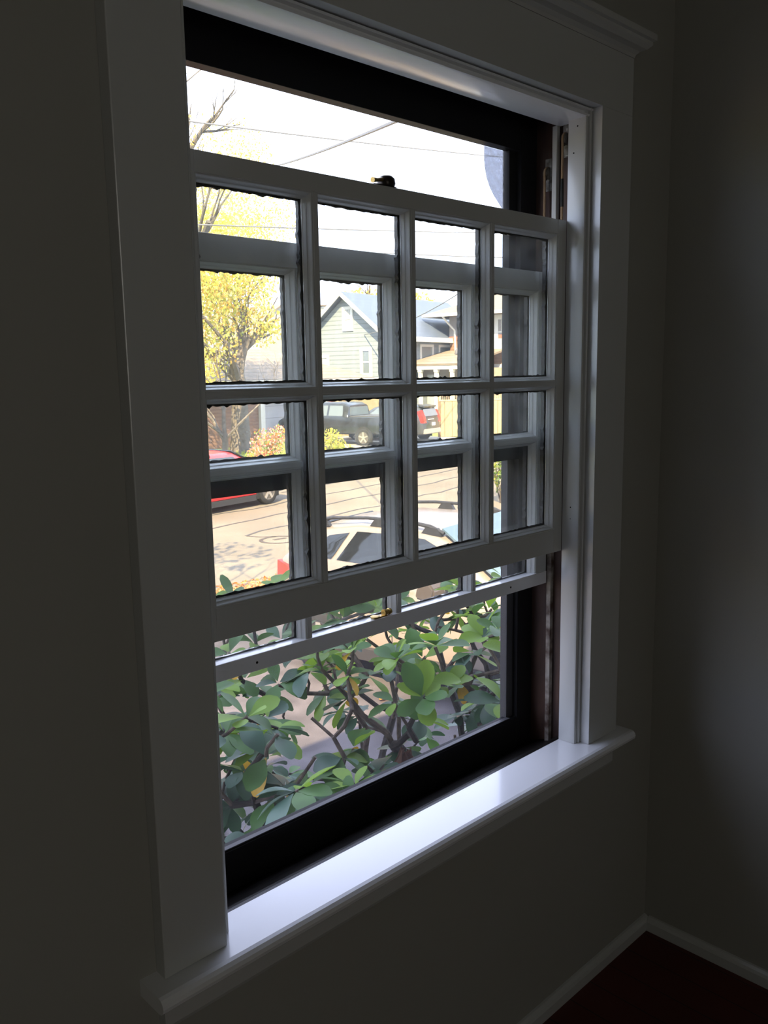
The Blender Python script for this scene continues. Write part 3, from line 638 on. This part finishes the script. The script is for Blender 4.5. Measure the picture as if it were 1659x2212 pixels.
for k in range(90): fseg(bm, k/90, k/90+.003, 1.80, 2.02, .02)
link('lattice', bm, mat('fence_wood', (.42, .27, .15), .8), h)
bm = B()
for k in range(9): bm2 = bm; fseg(bm, k/8*.99, k/8*.99+.012, 0, 2.12, .13, .05)
link('post', bm, mat('fence_wood', (.4, .3, .2)), h)
h = thing('wooden_fence', 'tan board fence seen between the pickup truck and the dark estate car', 'fence', P(34, 27.2, 0))
bm = B(); sbox(bm, 31.5, 37.6, 25.65, 25.70, .05, 1.95); link('board_panel', bm, FEN, h)
bm = B(); sbox(bm, 31.4, 37.6, 25.62, 25.73, 1.95, 2.02); link('cap_rail', bm, mat('fence_wood', (.4, .3, .2)), h)

# ---------------------------------------------------------------- power lines
def wire(label, a, b, sag, r, cab='power_line'):
    A = P(*a); Bq = P(*b); bm = B(); pts = [A.lerp(Bq, k/24)-Vector((0, 0, sag*4*(k/24)*(1-k/24))) for k in range(25)]; tube(bm, pts, r*2.2, 6)
    tag(link(cab, bm, mat('wire_grey', (.12, .12, .12), .6), smooth=True), label, 'power line', 'overhead power lines above the street')
wire('thin power line crossing the whole top opening', (9, 17, 8.85), (36, 17, 12.3), .12, .010)
wire('thin power line crossing the upper row of panes', (10, 17, 6.5), (44, 17, 10.1), .12, .009)
wire('lowest thin power line, seen through the top right panes', (20, 17, 6.85), (44, 17, 8.8), .08, .009)
CABA, CABB = (21.05, 19.68, 9.75), (5.24, 2.66, 5.15)
wire('thick pale cable rising to the right towards the house', CABA, CABB, .10, .010, 'service_cable')
wire('thin service wire reaching the blue gable wall', (37.95, 28.2, 5.2), (30, 17, 6.4), .3, .010, 'service_cable')

# ================================================================== CARS
RUB = mat('tyre_rubber', (.018, .018, .018), .85); BLKP = mat('black_plastic', (.03, .03, .032), .5)
CGL = mat('car_glass', (.012, .014, .015), .04, spec=1.0); REDL = mat('tail_light_red', (.62, .03, .025), .15, spec=.8); CLR = mat('clear_lamp', (.8, .8, .78), .1)
ALLOY = mat('alloy_wheel', (.55, .52, .48), .3, metal=.7)
def car(name, label, cat, o, head, L, W, st, paint, win, wheels, parts=()):
    """o: (s,n) of the rear end centre; head: heading angle in street frame; local x forward from the rear, y left, z up.
    st: stations (x, zlow, zbelt, ztop, half width at belt, half width at top)"""
    O = P(o[0], o[1], 0); a = head+A10; X = Vector((math.cos(a), math.sin(a), 0)); Y = Vector((-X.y, X.x, 0))
    T = lambda x, y, z: O+X*x+Y*y+Vector((0, 0, z))
    root = thing(name, label, cat, O+X*L/2)
    bm = B(); rows = []
    for (x, zl, zb, zt, hb, ht) in st:
        half = [(0, zl), (hb*.80, zl), (hb*.95, zl+.06), (hb*.995, zl+.22), (hb, (zl+zb)*.55), (hb*.975, zb-.02), (hb*.955, zb+.02)]
        if zt-zb > .12: half += [((hb*.955*.35+ht*.65), zb+(zt-zb)*.60), (ht, zt-.05), (ht-.05, zt-.012), (ht-.16, zt+.008), (0, zt+.03)]
        else: half += [(hb*.90, zb+.045), (hb*.80, zb+(zt-zb)*.7+.02), (hb*.6, zt+.005), (hb*.3, zt+.01), (0, zt+.015)]
        rows.append([bm.verts.new(T(x, y, z)) for y, z in half]+[bm.verts.new(T(x, -y, z)) for y, z in half[-2:0:-1]])
    m = len(rows[0])
    for i in range(len(rows)-1):
        for k in range(m): bm.faces.new((rows[i][k], rows[i][(k+1) % m], rows[i+1][(k+1) % m], rows[i+1][k]))
    bm.faces.new(rows[0]); bm.faces.new(rows[-1][::-1])
    body = link('body', bm, paint, root, smooth=True)
    def interp(x):
        for i in range(len(st)-1):
            if st[i][0] <= x <= st[i+1][0]:
                t = (x-st[i][0])/(st[i+1][0]-st[i][0]); return [st[i][j]*(1-t)+st[i+1][j]*t for j in range(6)]
        return st[-1]
    def ysurf(x, z):
        q = interp(x); zb, zt, hb, ht = q[2], q[3], q[4], q[5]
        if z < zb: return hb
        p = [(zb+.02, hb*.955), (zb+(zt-zb)*.60, hb*.955*.35+ht*.65), (zt-.05, ht)]
        for (z0, y0), (z1, y1) in zip(p, p[1:]):
            if z <= z1: t = max(0, (z-z0)/max(1e-4, z1-z0)); return y0*(1-t)+y1*t
        return ht
    for nm, poly, mt in win:                 # side windows on both flanks
        for sg in (1, -1):
            bm = B(); c = (sum(p[0] for p in poly)/len(poly), sum(p[1] for p in poly)/len(poly))
            def pt(x, z, o_): return T(x, sg*(ysurf(x, z)+o_), z)
            # subdivide the outline vertically so that the pane follows the flank
            outer_ = []
            for (xa, za), (xb, zb2) in zip(poly, poly[1:]+poly[:1]):
                for k in range(4): outer_.append((xa+(xb-xa)*k/4, za+(zb2-za)*k/4))
            vc = bm.verts.new(pt(c[0], c[1], .006)); vo = [bm.verts.new(pt(x, z, .006)) for x, z in outer_]; vi = [bm.verts.new(pt(x, z, -.01)) for x, z in outer_]
            n = len(vo)
            for k in range(n): bm.faces.new((vc, vo[k], vo[(k+1) % n])); bm.faces.new((vo[k], vi[k], vi[(k+1) % n], vo[(k+1) % n]))
            link(nm, bm, mt, root, smooth=True)
    for (x, r, wd) in wheels:
        q = interp(x)[4]
        for sg in (1, -1):
            bm = B(); c = T(x, sg*(q-wd-.02), r-.01); ax = Y*sg
            lathe(bm, [(r*.62, 0), (r*.90, .0), (r*.98, .03), (r, wd*.3), (r, wd*.75), (r*.96, wd*.93), (r*.86, wd), (r*.68, wd*.99), (r*.64, wd*.80)], c, ax, 32); wh = link('wheel', bm, RUB, root, smooth=True)
            bm = B(); lathe(bm, [(r*.66, wd*.80), (r*.665, wd*.96), (r*.61, wd*.97), (r*.58, wd*.92), (.02, wd*.88)], c, ax, 32)
            link('rim_dish', bm, BLKP if name == 'silver_car' else mat('dark_rim', (.10, .09, .08), .5), wh, smooth=True)
            bm = B()
            for k in range(5):
                an = 2*PI*k/5+.3; d = (X*math.cos(an)+Vector((0, 0, 1))*math.sin(an)); e = ax.cross(d)
                v = [c+ax*wd*.985+d*r*a_+e*b_ for a_, b_ in ((.06, -.035), (.62, -.03), (.62, .03), (.06, .035))]; lo = [p-ax*.018 for p in v]
                Tv = [bm.verts.new(p) for p in v]; Lv = [bm.verts.new(p) for p in lo]; bm.faces.new(Tv); bm.faces.new(Lv[::-1])
                for j in range(4): bm.faces.new((Tv[j], Lv[j], Lv[(j+1) % 4], Tv[(j+1) % 4]))
            lathe(bm, [(r*.14, wd*.88), (r*.14, wd*1.0), (.02, wd*1.01)], c, ax, 16); link('spokes', bm, ALLOY, wh)
            # dark wheel-arch opening with a lip
            bm = B(); ra = r*1.17; cc = T(x, sg*(q-.012), r+.02)
            pr = [(math.cos(t)*ra, math.sin(t)*ra) for t in [PI*j/20 for j in range(21)]]+[(-ra, -r*.55), (ra, -r*.55)]
            vo = [bm.verts.new(cc+X*p+Vector((0, 0, q_))+ax*.016) for p, q_ in pr]; vi = [bm.verts.new(cc+X*p+Vector((0, 0, q_))-ax*.03) for p, q_ in pr]
            bm.faces.new(vo); bm.faces.new(vi[::-1])
            for k in range(len(vo)): bm.faces.new((vo[k], vi[k], vi[(k+1) % len(vo)], vo[(k+1) % len(vo)]))
            link('wheel_arch', bm, RUB, root)
            # pull the wheel outwards past the arch panel
            wh.location += ax*(.03+.12*wd)
    def quadpart(nm, pts, mt, th=.02, parent=root, smooth=False, lab=None):
        A = [T(*p) for p in pts]; nr = (A[1]-A[0]).cross(A[2]-A[0]).normalized(); bm = B()
        v = [bm.verts.new(p+nr*th/2) for p in A]; w_ = [bm.verts.new(p-nr*th/2) for p in A]; bm.faces.new(v); bm.faces.new(w_[::-1])
        for k in range(len(A)): bm.faces.new((v[k], w_[k], w_[(k+1) % len(A)], v[(k+1) % len(A)]))
        return link(nm, bm, mt, parent, label=lab)
    return root, T, ysurf, quadpart, interp
# --- the silver car beside the shrub, nose towards the house; its passenger side faces us
SILV = mat('champagne_silver_paint', (.34, .285, .235), .25, metal=.25, spec=.7)
W2 = .86
st = [(0.00, .45, .85, .93, .66, .5), (.05, .36, .98, 1.05, .78, .55), (.20, .30, 1.13, 1.22, .83, .62), (.42, .28, 1.16, 1.42, .85, .64), (.62, .28, 1.155, 1.50, W2, .67), (1.1, .26, 1.15, 1.56, W2, .69),
      (1.7, .26, 1.14, 1.57, W2, .69), (2.06, .26, 1.13, 1.535, W2, .69), (2.26, .26, 1.12, 1.43, W2, .70), (2.48, .26, 1.10, 1.28, W2, .72), (2.66, .26, 1.085, 1.15, W2, .74), (2.86, .27, 1.06, 1.12, .855, .72),
      (3.5, .28, .98, 1.05, .85, .7), (3.85, .30, .88, .94, .80, .6), (4.0, .36, .70, .76, .66, .5)]
win = [('rear_quarter_window', [(.50, 1.20), (.86, 1.20), (1.02, 1.47), (.76, 1.42), (.58, 1.30)], CGL), ('rear_door_window', [(.93, 1.20), (1.62, 1.19), (1.62, 1.505), (1.12, 1.49)], CGL),
       ('front_door_window', [(1.70, 1.19), (2.46, 1.17), (2.30, 1.28), (2.08, 1.43), (1.92, 1.49), (1.70, 1.50)], CGL)]
SC0 = (6.68, 5.45)
root, T, ys_, qp, itp = car('silver_car', 'champagne silver hatchback with black roof rails parked beside the shrub', 'car', SC0, -PI/2, 4.0, 1.78, st, SILV, win, [(.72, .335, .21), (3.07, .335, .21)])
qp('windscreen', [(2.07, -.62, 1.590), (2.07, .62, 1.590), (2.70, .70, 1.195), (2.70, -.70, 1.195)], mat('windscreen_sky_tint', (.10, .16, .21), .03, spec=1.0), .02)  # blue base colour stands in for sky reflected in the windscreen
qp('parking_sticker', [(2.47, -.55, 1.358), (2.47, -.41, 1.358), (2.54, -.41, 1.314), (2.54, -.55, 1.314)], mat('teal_sticker', (.02, .50, .62), .5), .012, lab='turquoise sticker inside the windscreen corner')
qp('rear_window', [(.40, -.54, 1.47), (.40, .54, 1.47), (.14, .60, 1.16), (.14, -.60, 1.16)], CGL, .02)
for sg in (1, -1):
    bm = B()      # wrap-round tail light: a triangular lens
    loc = [(.02, .70, 1.00), (.13, .81, 1.115), (.36, .862, 1.06), (.30, .867, 1.00), (.10, .80, .80), (.03, .73, .80)]
    vo = [bm.verts.new(T(x, sg*(y+.012), z)) for x, y, z in loc]; vi = [bm.verts.new(T(x+.03, sg*(y-.05), z)) for x, y, z in loc]; n = len(loc)
    cvt = bm.verts.new(T(.15, sg*.845, .97))
    for k in range(n): bm.faces.new((cvt, vo[k], vo[(k+1) % n])); bm.faces.new((vo[k], vi[k], vi[(k+1) % n], vo[(k+1) % n]))
    link('tail_light', bm, REDL, root, smooth=True)
    # roof rail with three feet
    bm = B(); ry = .63
    tube(bm, [T(.50, sg*ry, 1.53), T(.75, sg*ry, 1.590), T(1.2, sg*ry, 1.625), T(1.7, sg*ry, 1.630), T(1.95, sg*ry, 1.60), T(2.10, sg*ry, 1.55)], [.014, .018, .017, .017, .022, .018], 8)
    for x0, x1, zz in ((.50, .72, 1.50), (1.24, 1.46, 1.55), (1.84, 2.08, 1.52)):
        prism(bm, [(x0, zz), (x1, zz), (x1-.05, zz+.075), (x0+.06, zz+.075)], lambda p, q, t: T(p, t, q), sg*ry-.022, sg*ry+.022)
    link('roof_rail', bm, BLKP, root, smooth=True)
    bm = B(); prism(bm, [(-.02, 0), (.0, .10), (.05, .155), (.13, .165), (.19, .10), (.18, .02), (.10, -.02)], lambda p, q, t: T(2.13+p, t, 1.04+q), sg*.97, sg*1.17); bmesh.ops.bevel(bm, geom=bm.edges[:], offset=.018, segments=2, affect='EDGES')
    mr_ = link('side_mirror', bm, mat('mirror_grey', (.075, .062, .052), .35), root, smooth=True)
    bm = B(); tube(bm, [T(2.30, sg*.86, 1.09), T(2.27, sg*.93, 1.07), T(2.22, sg*.99, 1.07)], [.045, .035, .03], 10); link('mirror_arm', bm, BLKP, mr_, smooth=True)
    bm = B(); tube(bm, [T(1.86, sg*.893, .98), T(1.93, sg*.915, .985), T(2.05, sg*.893, .985)] if False else [T(1.62, sg*.885, .99), T(1.68, sg*.915, .995), T(1.80, sg*.915, .995), T(1.86, sg*.885, .99)], .014, 8); link('door_handle', bm, SILV, root, smooth=True)
    for x0 in (.98, 1.66, 2.55):
        bm = B(); tube(bm, [T(x0, sg*.893, .34), T(x0, sg*.8935, .72), T(x0+.0, sg*.872, 1.12)], .0035, 4); link('door_seam', bm, LAMPB, root)
    bm = B(); sd = [(1.05, .24), (2.70, .24), (2.72, .36), (1.03, .36)]; prism(bm, sd, lambda p, q, t: T(p, t, q), sg*.84, sg*.905); link('sill_cladding', bm, BLKP, root)

# --- red car parked across the street
RED = mat('red_car_paint', (.62, .03, .035), .3, spec=.7)
st = [(0, .42, .70, .78, .62, .5), (.10, .28, .85, .95, .76, .6), (.5, .24, .92, 1.02, .84, .62), (.9, .22, .94, 1.10, .86, .58), (1.4, .22, .90, 1.26, .87, .58), (1.8, .22, .90, 1.31, .87, .58), (2.75, .22, .89, 1.30, .87, .58),
      (3.1, .22, .88, 1.14, .87, .62), (3.45, .22, .87, .96, .86, .66), (3.9, .24, .84, .91, .84, .6), (4.25, .28, .72, .79, .76, .55), (4.40, .36, .60, .66, .6, .5)]
win = [('rear_door_window', [(1.25, .95), (1.85, .95), (1.85, 1.22), (1.5, 1.21)], CGL), ('front_door_window', [(1.93, .95), (3.05, .94), (2.72, 1.21), (1.93, 1.22)], CGL)]
root, T, ys_, qp, itp = car('red_car', 'bright red car parked across the street, cut off by the window edge', 'car', (15.1-4.40, 14.30), 0, 4.4, 1.74, st, RED, win, [(.85, .32, .20), (3.62, .32, .20)])
qp('windscreen', [(2.74, -.54, 1.345), (2.74, .54, 1.345), (3.46, .62, 1.015), (3.46, -.62, 1.015)], CGL)
bm = B(); prism(bm, [(3.86, .22), (4.30, .26), (4.43, .42), (4.40, .58), (4.20, .52), (3.95, .44)], lambda p, q, t: T(p, t, q), -.80, .80); bmesh.ops.bevel(bm, geom=bm.edges[:], offset=.03, segments=2, affect='EDGES'); link('bumper', bm, mat('grey_bumper', (.20, .20, .22), .5), root, smooth=True)
for sg in (1, -1):
    bm = B(); prism(bm, [(1.2, .14), (3.2, .14), (3.2, .27), (1.2, .27)], lambda p, q, t: T(p, t, q), sg*.70, sg*.872); link('sill_cladding', bm, BLKP, root)

# --- black pickup across the street (tail towards us)
BLK = mat('black_car_paint', (.020, .023, .028), .22, spec=.8)
st = [(0, .55, 1.16, 1.20, .92, .9), (.12, .50, 1.20, 1.24, .96, .9), (1.0, .48, 1.20, 1.24, .97, .9), (1.88, .48, 1.20, 1.24, .97, .9), (1.92, .48, 1.22, 1.72, .97, .72), (2.2, .48, 1.22, 1.84, .97, .74), (3.6, .48, 1.22, 1.86, .97, .74),
      (3.95, .48, 1.22, 1.76, .97, .74), (4.5, .48, 1.20, 1.30, .97, .8), (4.7, .48, 1.18, 1.24, .97, .8), (5.5, .5, 1.10, 1.18, .95, .8), (5.75, .55, .98, 1.05, .88, .7)]
win = [('rear_door_window', [(2.15, 1.28), (2.90, 1.28), (2.90, 1.72), (2.22, 1.71)], PANE), ('front_door_window', [(3.0, 1.28), (4.1, 1.28), (3.85, 1.68), (3.0, 1.73)], PANE)]
root, T, ys_, qp, itp = car('pickup_truck', 'black pickup truck parked in the far driveway', 'truck', (29.65, 20.35), PI/2+.06, 5.75, 1.94, st, BLK, win, [(1.05, .38, .26), (4.75, .38, .26)])
qp('rear_window', [(1.905, -.66, 1.66), (1.905, .66, 1.66), (1.89, .72, 1.30), (1.89, -.72, 1.30)], PANE, .03)
qp('tonneau_cover', [(.08, -.85, 1.262), (.08, .85, 1.262), (1.86, .85, 1.262), (1.86, -.85, 1.262)], mat('vinyl_cover', (.05, .05, .05), .7), .04)
for sg in (1, -1):
    bm = B(); prism(bm, [(-.02, .82), (.14, .86), (.16, 1.16), (-.02, 1.16)], lambda p, q, t: T(p, t, q), sg*.80, sg*.975); link('tail_light', bm, REDL, root)
qp('number_plate', [(-.05, -.16, .70), (-.05, .16, .70), (-.05, .16, .86), (-.05, -.16, .86)], CLR, .02)
qp('tailgate_badge', [(-.012, .25, .96), (-.012, .62, .96), (-.012, .62, 1.0), (-.012, .25, 1.0)], CLR, .03)
bm = B(); prism(bm, [(-.14, .50), (.10, .50), (.10, .68), (-.14, .66)], lambda p, q, t: T(p, t, q), -.94, .94); bmesh.ops.bevel(bm, geom=bm.edges[:], offset=.03, segments=2, affect='EDGES'); link('bumper', bm, mat('chrome_dull', (.45, .45, .45), .3, metal=.8), root, smooth=True)

# --- dark SUV, tail towards us
GRYP = mat('dark_grey_car_paint', (.035, .037, .040), .22, spec=.8)
st = [(0, .45, .92, .98, .72, .6), (.06, .34, 1.05, 1.12, .84, .62), (.20, .32, 1.12, 1.40, .88, .62), (.42, .30, 1.13, 1.58, .89, .62), (.9, .30, 1.13, 1.66, .90, .63), (2.2, .30, 1.12, 1.67, .90, .63), (2.7, .30, 1.12, 1.52, .90, .64),
      (3.3, .30, 1.08, 1.18, .89, .7), (4.1, .33, .98, 1.05, .86, .7), (4.45, .4, .82, .88, .7, .5)]
win = [('rear_quarter_window', [(.50, 1.18), (1.0, 1.18), (1.0, 1.52), (.66, 1.50)], PANE), ('rear_door_window', [(1.08, 1.18), (1.75, 1.18), (1.75, 1.56), (1.08, 1.55)], PANE), ('front_door_window', [(1.83, 1.18), (2.9, 1.17), (2.45, 1.50), (1.83, 1.56)], PANE)]
root, T, ys_, qp, itp = car('dark_suv', 'dark grey estate car parked between the pickup truck and the fence', 'car', (32.3, 20.2), PI/2+.12, 4.45, 1.8, st, GRYP, win, [(.85, .34, .22), (3.5, .34, .22)])
qp('rear_window', [(.18, -.56, 1.46), (.18, .56, 1.46), (.055, .64, 1.14), (.055, -.64, 1.14)], mat('rear_glass_blue', (.12, .15, .20), .08, spec=1), .05)
bm = B(); prism(bm, [(.12, 1.53), (.45, 1.62), (.45, 1.66), (.10, 1.60)], lambda p, q, t: T(p, t, q), -.60, .60); link('spoiler', bm, GRYP, root)
for sg in (1, -1):
    bm = B(); prism(bm, [(-.02, .86), (.16, .86), (.34, 1.36), (.18, 1.42), (.03, 1.12)], lambda p, q, t: T(p, t, q), sg*.60 if False else sg*.66, sg*.885); link('tail_light', bm, REDL, root)
qp('number_plate', [(-.03, -.2, .72), (-.03, .1, .72), (-.03, .1, .86), (-.03, -.2, .86)], CLR, .03)
bm = B()
for k in range(5): qv = .45-.13*k; prism(bm, [(-.012, .99), (.03, .99), (.03, 1.02), (-.012, 1.02)], lambda p, q, t: T(p, t, q), qv, qv-.045)
link('tailgate_badge', bm, CLR, root)
bm = B(); prism(bm, [(-.06, .36), (.14, .36), (.14, .60), (-.04, .58)], lambda p, q, t: T(p, t, q), -.80, .80); bmesh.ops.bevel(bm, geom=bm.edges[:], offset=.03, segments=2, affect='EDGES'); link('bumper', bm, mat('tan_bumper', (.28, .24, .20), .5), root, smooth=True)

# ================================================================== THE SHRUB BY THE WINDOW
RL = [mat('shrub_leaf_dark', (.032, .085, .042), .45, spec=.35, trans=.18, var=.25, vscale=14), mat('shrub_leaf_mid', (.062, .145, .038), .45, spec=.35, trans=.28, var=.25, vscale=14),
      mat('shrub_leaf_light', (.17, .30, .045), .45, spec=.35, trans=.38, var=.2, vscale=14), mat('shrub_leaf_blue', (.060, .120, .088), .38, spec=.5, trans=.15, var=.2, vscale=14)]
RY = mat('shrub_leaf_yellow', (.52, .33, .05), .5, trans=.35, var=.3, vscale=20); RBR = mat('dead_brown_leaf', (.12, .05, .03), .8, var=.3, vscale=30)
STEM = mat('shrub_bark', (.105, .080, .066), .9, var=.45, vscale=40, bump=1, bscale=90, dist=.004); STEMD = mat('shrub_bark_dark', (.035, .028, .026), .9, var=.45, vscale=40, bump=1, bscale=90, dist=.004)
def big_shrub(label, seed, bases, tipvol, ntips, lsize, density=1.0, fixed=()):
    rnd = random.Random(seed); t = thing('rhododendron_shrub', label, 'shrub', (bases[0][0], bases[0][1], GZ))
    nodes = []                                                # skeleton nodes: position, radius-index parent
    for (x, y, lx, ly, hh) in bases:
        prev = None
        for i in range(9):
            q = Vector((x+lx*i/8+rnd.gauss(0, .018), y+ly*i/8+rnd.gauss(0, .018), GZ-.05+hh*i/8)); nodes.append([q, prev, 0]); prev = len(nodes)-1
    tips = []
    pts = [Vector(f) for f in fixed]
    for _ in range(ntips):
        for _try in range(60):
            p = Vector((rnd.uniform(*tipvol[0]), rnd.uniform(*tipvol[1]), rnd.uniform(*tipvol[2])))
            if tipvol[3](p) and rnd.random() < tipvol[4](p) and all((p-q).length > .062 for q in pts): pts.append(p); break
    pts.sort(key=lambda p: min((p-nd[0]).length for nd in nodes))
    for p in pts:
        best = None
        for i, nd in enumerate(nodes):
            d = p-nd[0]
            if nd[0].z > p.z+.02: continue
            c = d.length+.35*max(0, math.hypot(d.x, d.y)-d.z)
            if best is None or c < best[0]: best = (c, i)
        if best is None: continue
        i = best[1]; a = nodes[i][0]; d = p-a; k = max(2, int(d.length/.07)); prev = i
        mid = a+d*.5+Vector((rnd.gauss(0, .05), rnd.gauss(0, .05), -abs(rnd.gauss(0, .05))))*d.length*1.6
        for j in range(1, k+1):
            u = j/k; q = a*(1-u)**2+mid*2*u*(1-u)+p*u*u+Vector((rnd.gauss(0, .005), rnd.gauss(0, .005), rnd.gauss(0, .005))); nodes.append([q, prev, 0]); prev = len(nodes)-1
        tips.append((p, (nodes[prev][0]-nodes[nodes[prev][1]][0]).normalized())); nodes[prev][2] = 1
    load = [nd[2] for nd in nodes]
    for i in range(len(nodes)-1, -1, -1):
        if nodes[i][1] is not None: load[nodes[i][1]] += load[i]
    rad = [min(.022, .0025+.0026*max(0, l)**.5) for l in load]
    bm = B(); bmd = B(); kids = {}
    for i, nd in enumerate(nodes):
        if nd[1] is not None: kids.setdefault(nd[1], []).append(i)
    starts = [(None, i) for i, nd in enumerate(nodes) if nd[1] is None]
    while starts:
        par, i = starts.pop(); chain = [nodes[i][0]]; rr = [rad[i]]
        if par is not None: chain.insert(0, nodes[par][0]); rr.insert(0, rad[i])
        cur = i
        while cur in kids:
            ks = sorted(kids[cur], key=lambda k: -load[k])
            for o_ in ks[1:]: starts.append((cur, o_))
            cur = ks[0]; chain.append(nodes[cur][0]); rr.append(rad[cur]*rnd.uniform(.93, 1.07))
        if len(chain) > 1: tube(bmd if chain[0].z < -.85 else bm, chain, rr, 7)
    link('twigs', bm, STEM, t, smooth=True)
    if len(bmd.verts): link('trunk', bmd, STEMD, t, smooth=True)
    else: bmd.free()
    bl = B(); by = B(); ny = 0
    for (p, d) in tips:
        if rnd.random() < (.50 if (p.x > 1.15 and p.z < -.16) else .16) and p.z < -.08: continue
        nl = rnd.randint(5, 8); ph = rnd.random()*6.28; axis = (d*.5+Vector((0, 0, .9))+Vector((rnd.gauss(0, .22), rnd.gauss(0, .22), 0))).normalized()
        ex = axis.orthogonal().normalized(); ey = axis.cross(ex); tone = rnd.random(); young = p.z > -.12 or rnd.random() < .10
        for k in range(nl):
            an = ph+2*PI*k/nl+rnd.gauss(0, .2); elev = rnd.uniform(-.45, .55)+(.35 if young else -.05)
            dd = (ex*math.cos(an)+ey*math.sin(an))*math.cos(elev)+axis*math.sin(elev)
            L = lsize*rnd.uniform(.72, 1.25)*(.85 if young else 1); Wd = L*rnd.uniform(.46, .62)
            if rnd.random() < .022:
                add_leaf(by, p, dd-Vector((0, 0, .8)), axis, L, Wd, .25, .3); ny += 1; continue
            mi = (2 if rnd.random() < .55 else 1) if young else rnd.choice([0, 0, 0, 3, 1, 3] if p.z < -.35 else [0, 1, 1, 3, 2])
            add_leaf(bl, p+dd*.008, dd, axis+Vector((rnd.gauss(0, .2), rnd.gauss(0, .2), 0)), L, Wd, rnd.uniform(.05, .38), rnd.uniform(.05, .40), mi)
    link('foliage', bl, RL, t, smooth='all')
    if len(by.verts): link('yellow_leaf', by, RY, t, smooth='all', label='few yellowed leaves')
    else: by.free()
    return t
def inside(p): return p.y > .42 and p.z < (.03 if p.x > 1.05 else -.07) and not (p.x > 1.55 and p.z > -.04) and (p.y > .62 or p.z > -.5)
big_shrub('dense glossy green rhododendron filling the view below the sashes', 5,
          [(1.02, 1.10, -.05, -.05, 1.2), (.92, 1.18, .10, .12, 1.3), (1.25, 1.0, .15, -.05, 1.3), (1.45, .95, .12, .0, 1.35), (.80, 1.25, -.10, .02, 1.1), (1.72, .98, .12, .02, 1.4)],
          ((.55, 2.25), (.45, 1.75), (-.95, .06), inside, lambda p: 1.0 if p.z > -.22 else (.55 if p.z > -.60 else .14)), 285, .094,
          fixed=[(.62, .80, -.42), (.70, .95, -.30), (.60, .86, -.56), (.66, .78, -.19)])
big_shrub('slim green rhododendron stems at the lower left beside the casing', 15,
          [(.62, 1.10, .0, -.12, 1.5), (.48, 1.15, .05, .0, 1.3)],
          ((.40, .85), (.72, 1.25), (-.62, -.05), lambda p: True, lambda p: .9), 12, .10)
# leaves lying on the driveway
def fallen(x, y, lab, m, L=.085, rot=0.):
    bm = B(); add_leaf(bm, Vector((x, y, GZ+.012)), Vector((math.cos(rot), math.sin(rot), .12)), Vector((0, 0, 1)), L, L*.7, .1, .35)
    single('fallen_leaf', bm, m, lab, 'leaf', 'fallen leaves on the driveway', smooth='all')
rl = random.Random(44)
for k, (x, y, lab) in enumerate(((4.85, 4.62, 'yellow fallen leaf at the edge of the sunlit patch on the driveway'), (2.30, 3.62, 'tan fallen leaf below the folded yellow shrub leaf'), (2.45, 3.95, 'small pinkish fallen leaf left of the dark stem'), (2.62, 3.70, 'orange fallen leaf right of the leaning dark stem'),
                                 (2.20, 2.95, 'curled orange leaf at the lower left on the driveway'), (3.6, 3.0, 'small tan fallen leaf near the trunk bases on the driveway'), (3.1, 3.9, 'pale fallen leaf between two shrub stems on the driveway'), (2.9, 4.6, 'orange fallen leaf behind the leftmost stems on the driveway'))):
    fallen(x, y, lab, [ORG, mat('tan_leaf', (.5, .3, .1))][k % 2], rl.uniform(.09, .13), rl.random()*6)
bm = B(); tube(bm, [(2.55, 2.95, GZ+.01), (2.66, 2.93, GZ+.02), (2.78, 2.86, GZ+.015)], [.006, .007, .004], 6)
single('fallen_twig', bm, STEM, 'short dry twig lying on the driveway at the lower left', 'twig')
# shrivelled dead leaf cluster and seed heads caught in the twigs
bm = B(); rnd = random.Random(8); c = Vector((1.22, .80, -.36))
for k in range(9): add_leaf(bm, c+Vector((rnd.gauss(0, .012), rnd.gauss(0, .012), 0)), Vector((rnd.gauss(0, .35), rnd.gauss(0, .35), -1)), Vector((rnd.gauss(0, 1), rnd.gauss(0, 1), .2)), rnd.uniform(.09, .15), .035, .3, .9)
single('dead_leaf_cluster', bm, RBR, 'shrivelled brown leaf cluster hanging in the middle of the shrub', 'dead leaves', smooth='all')
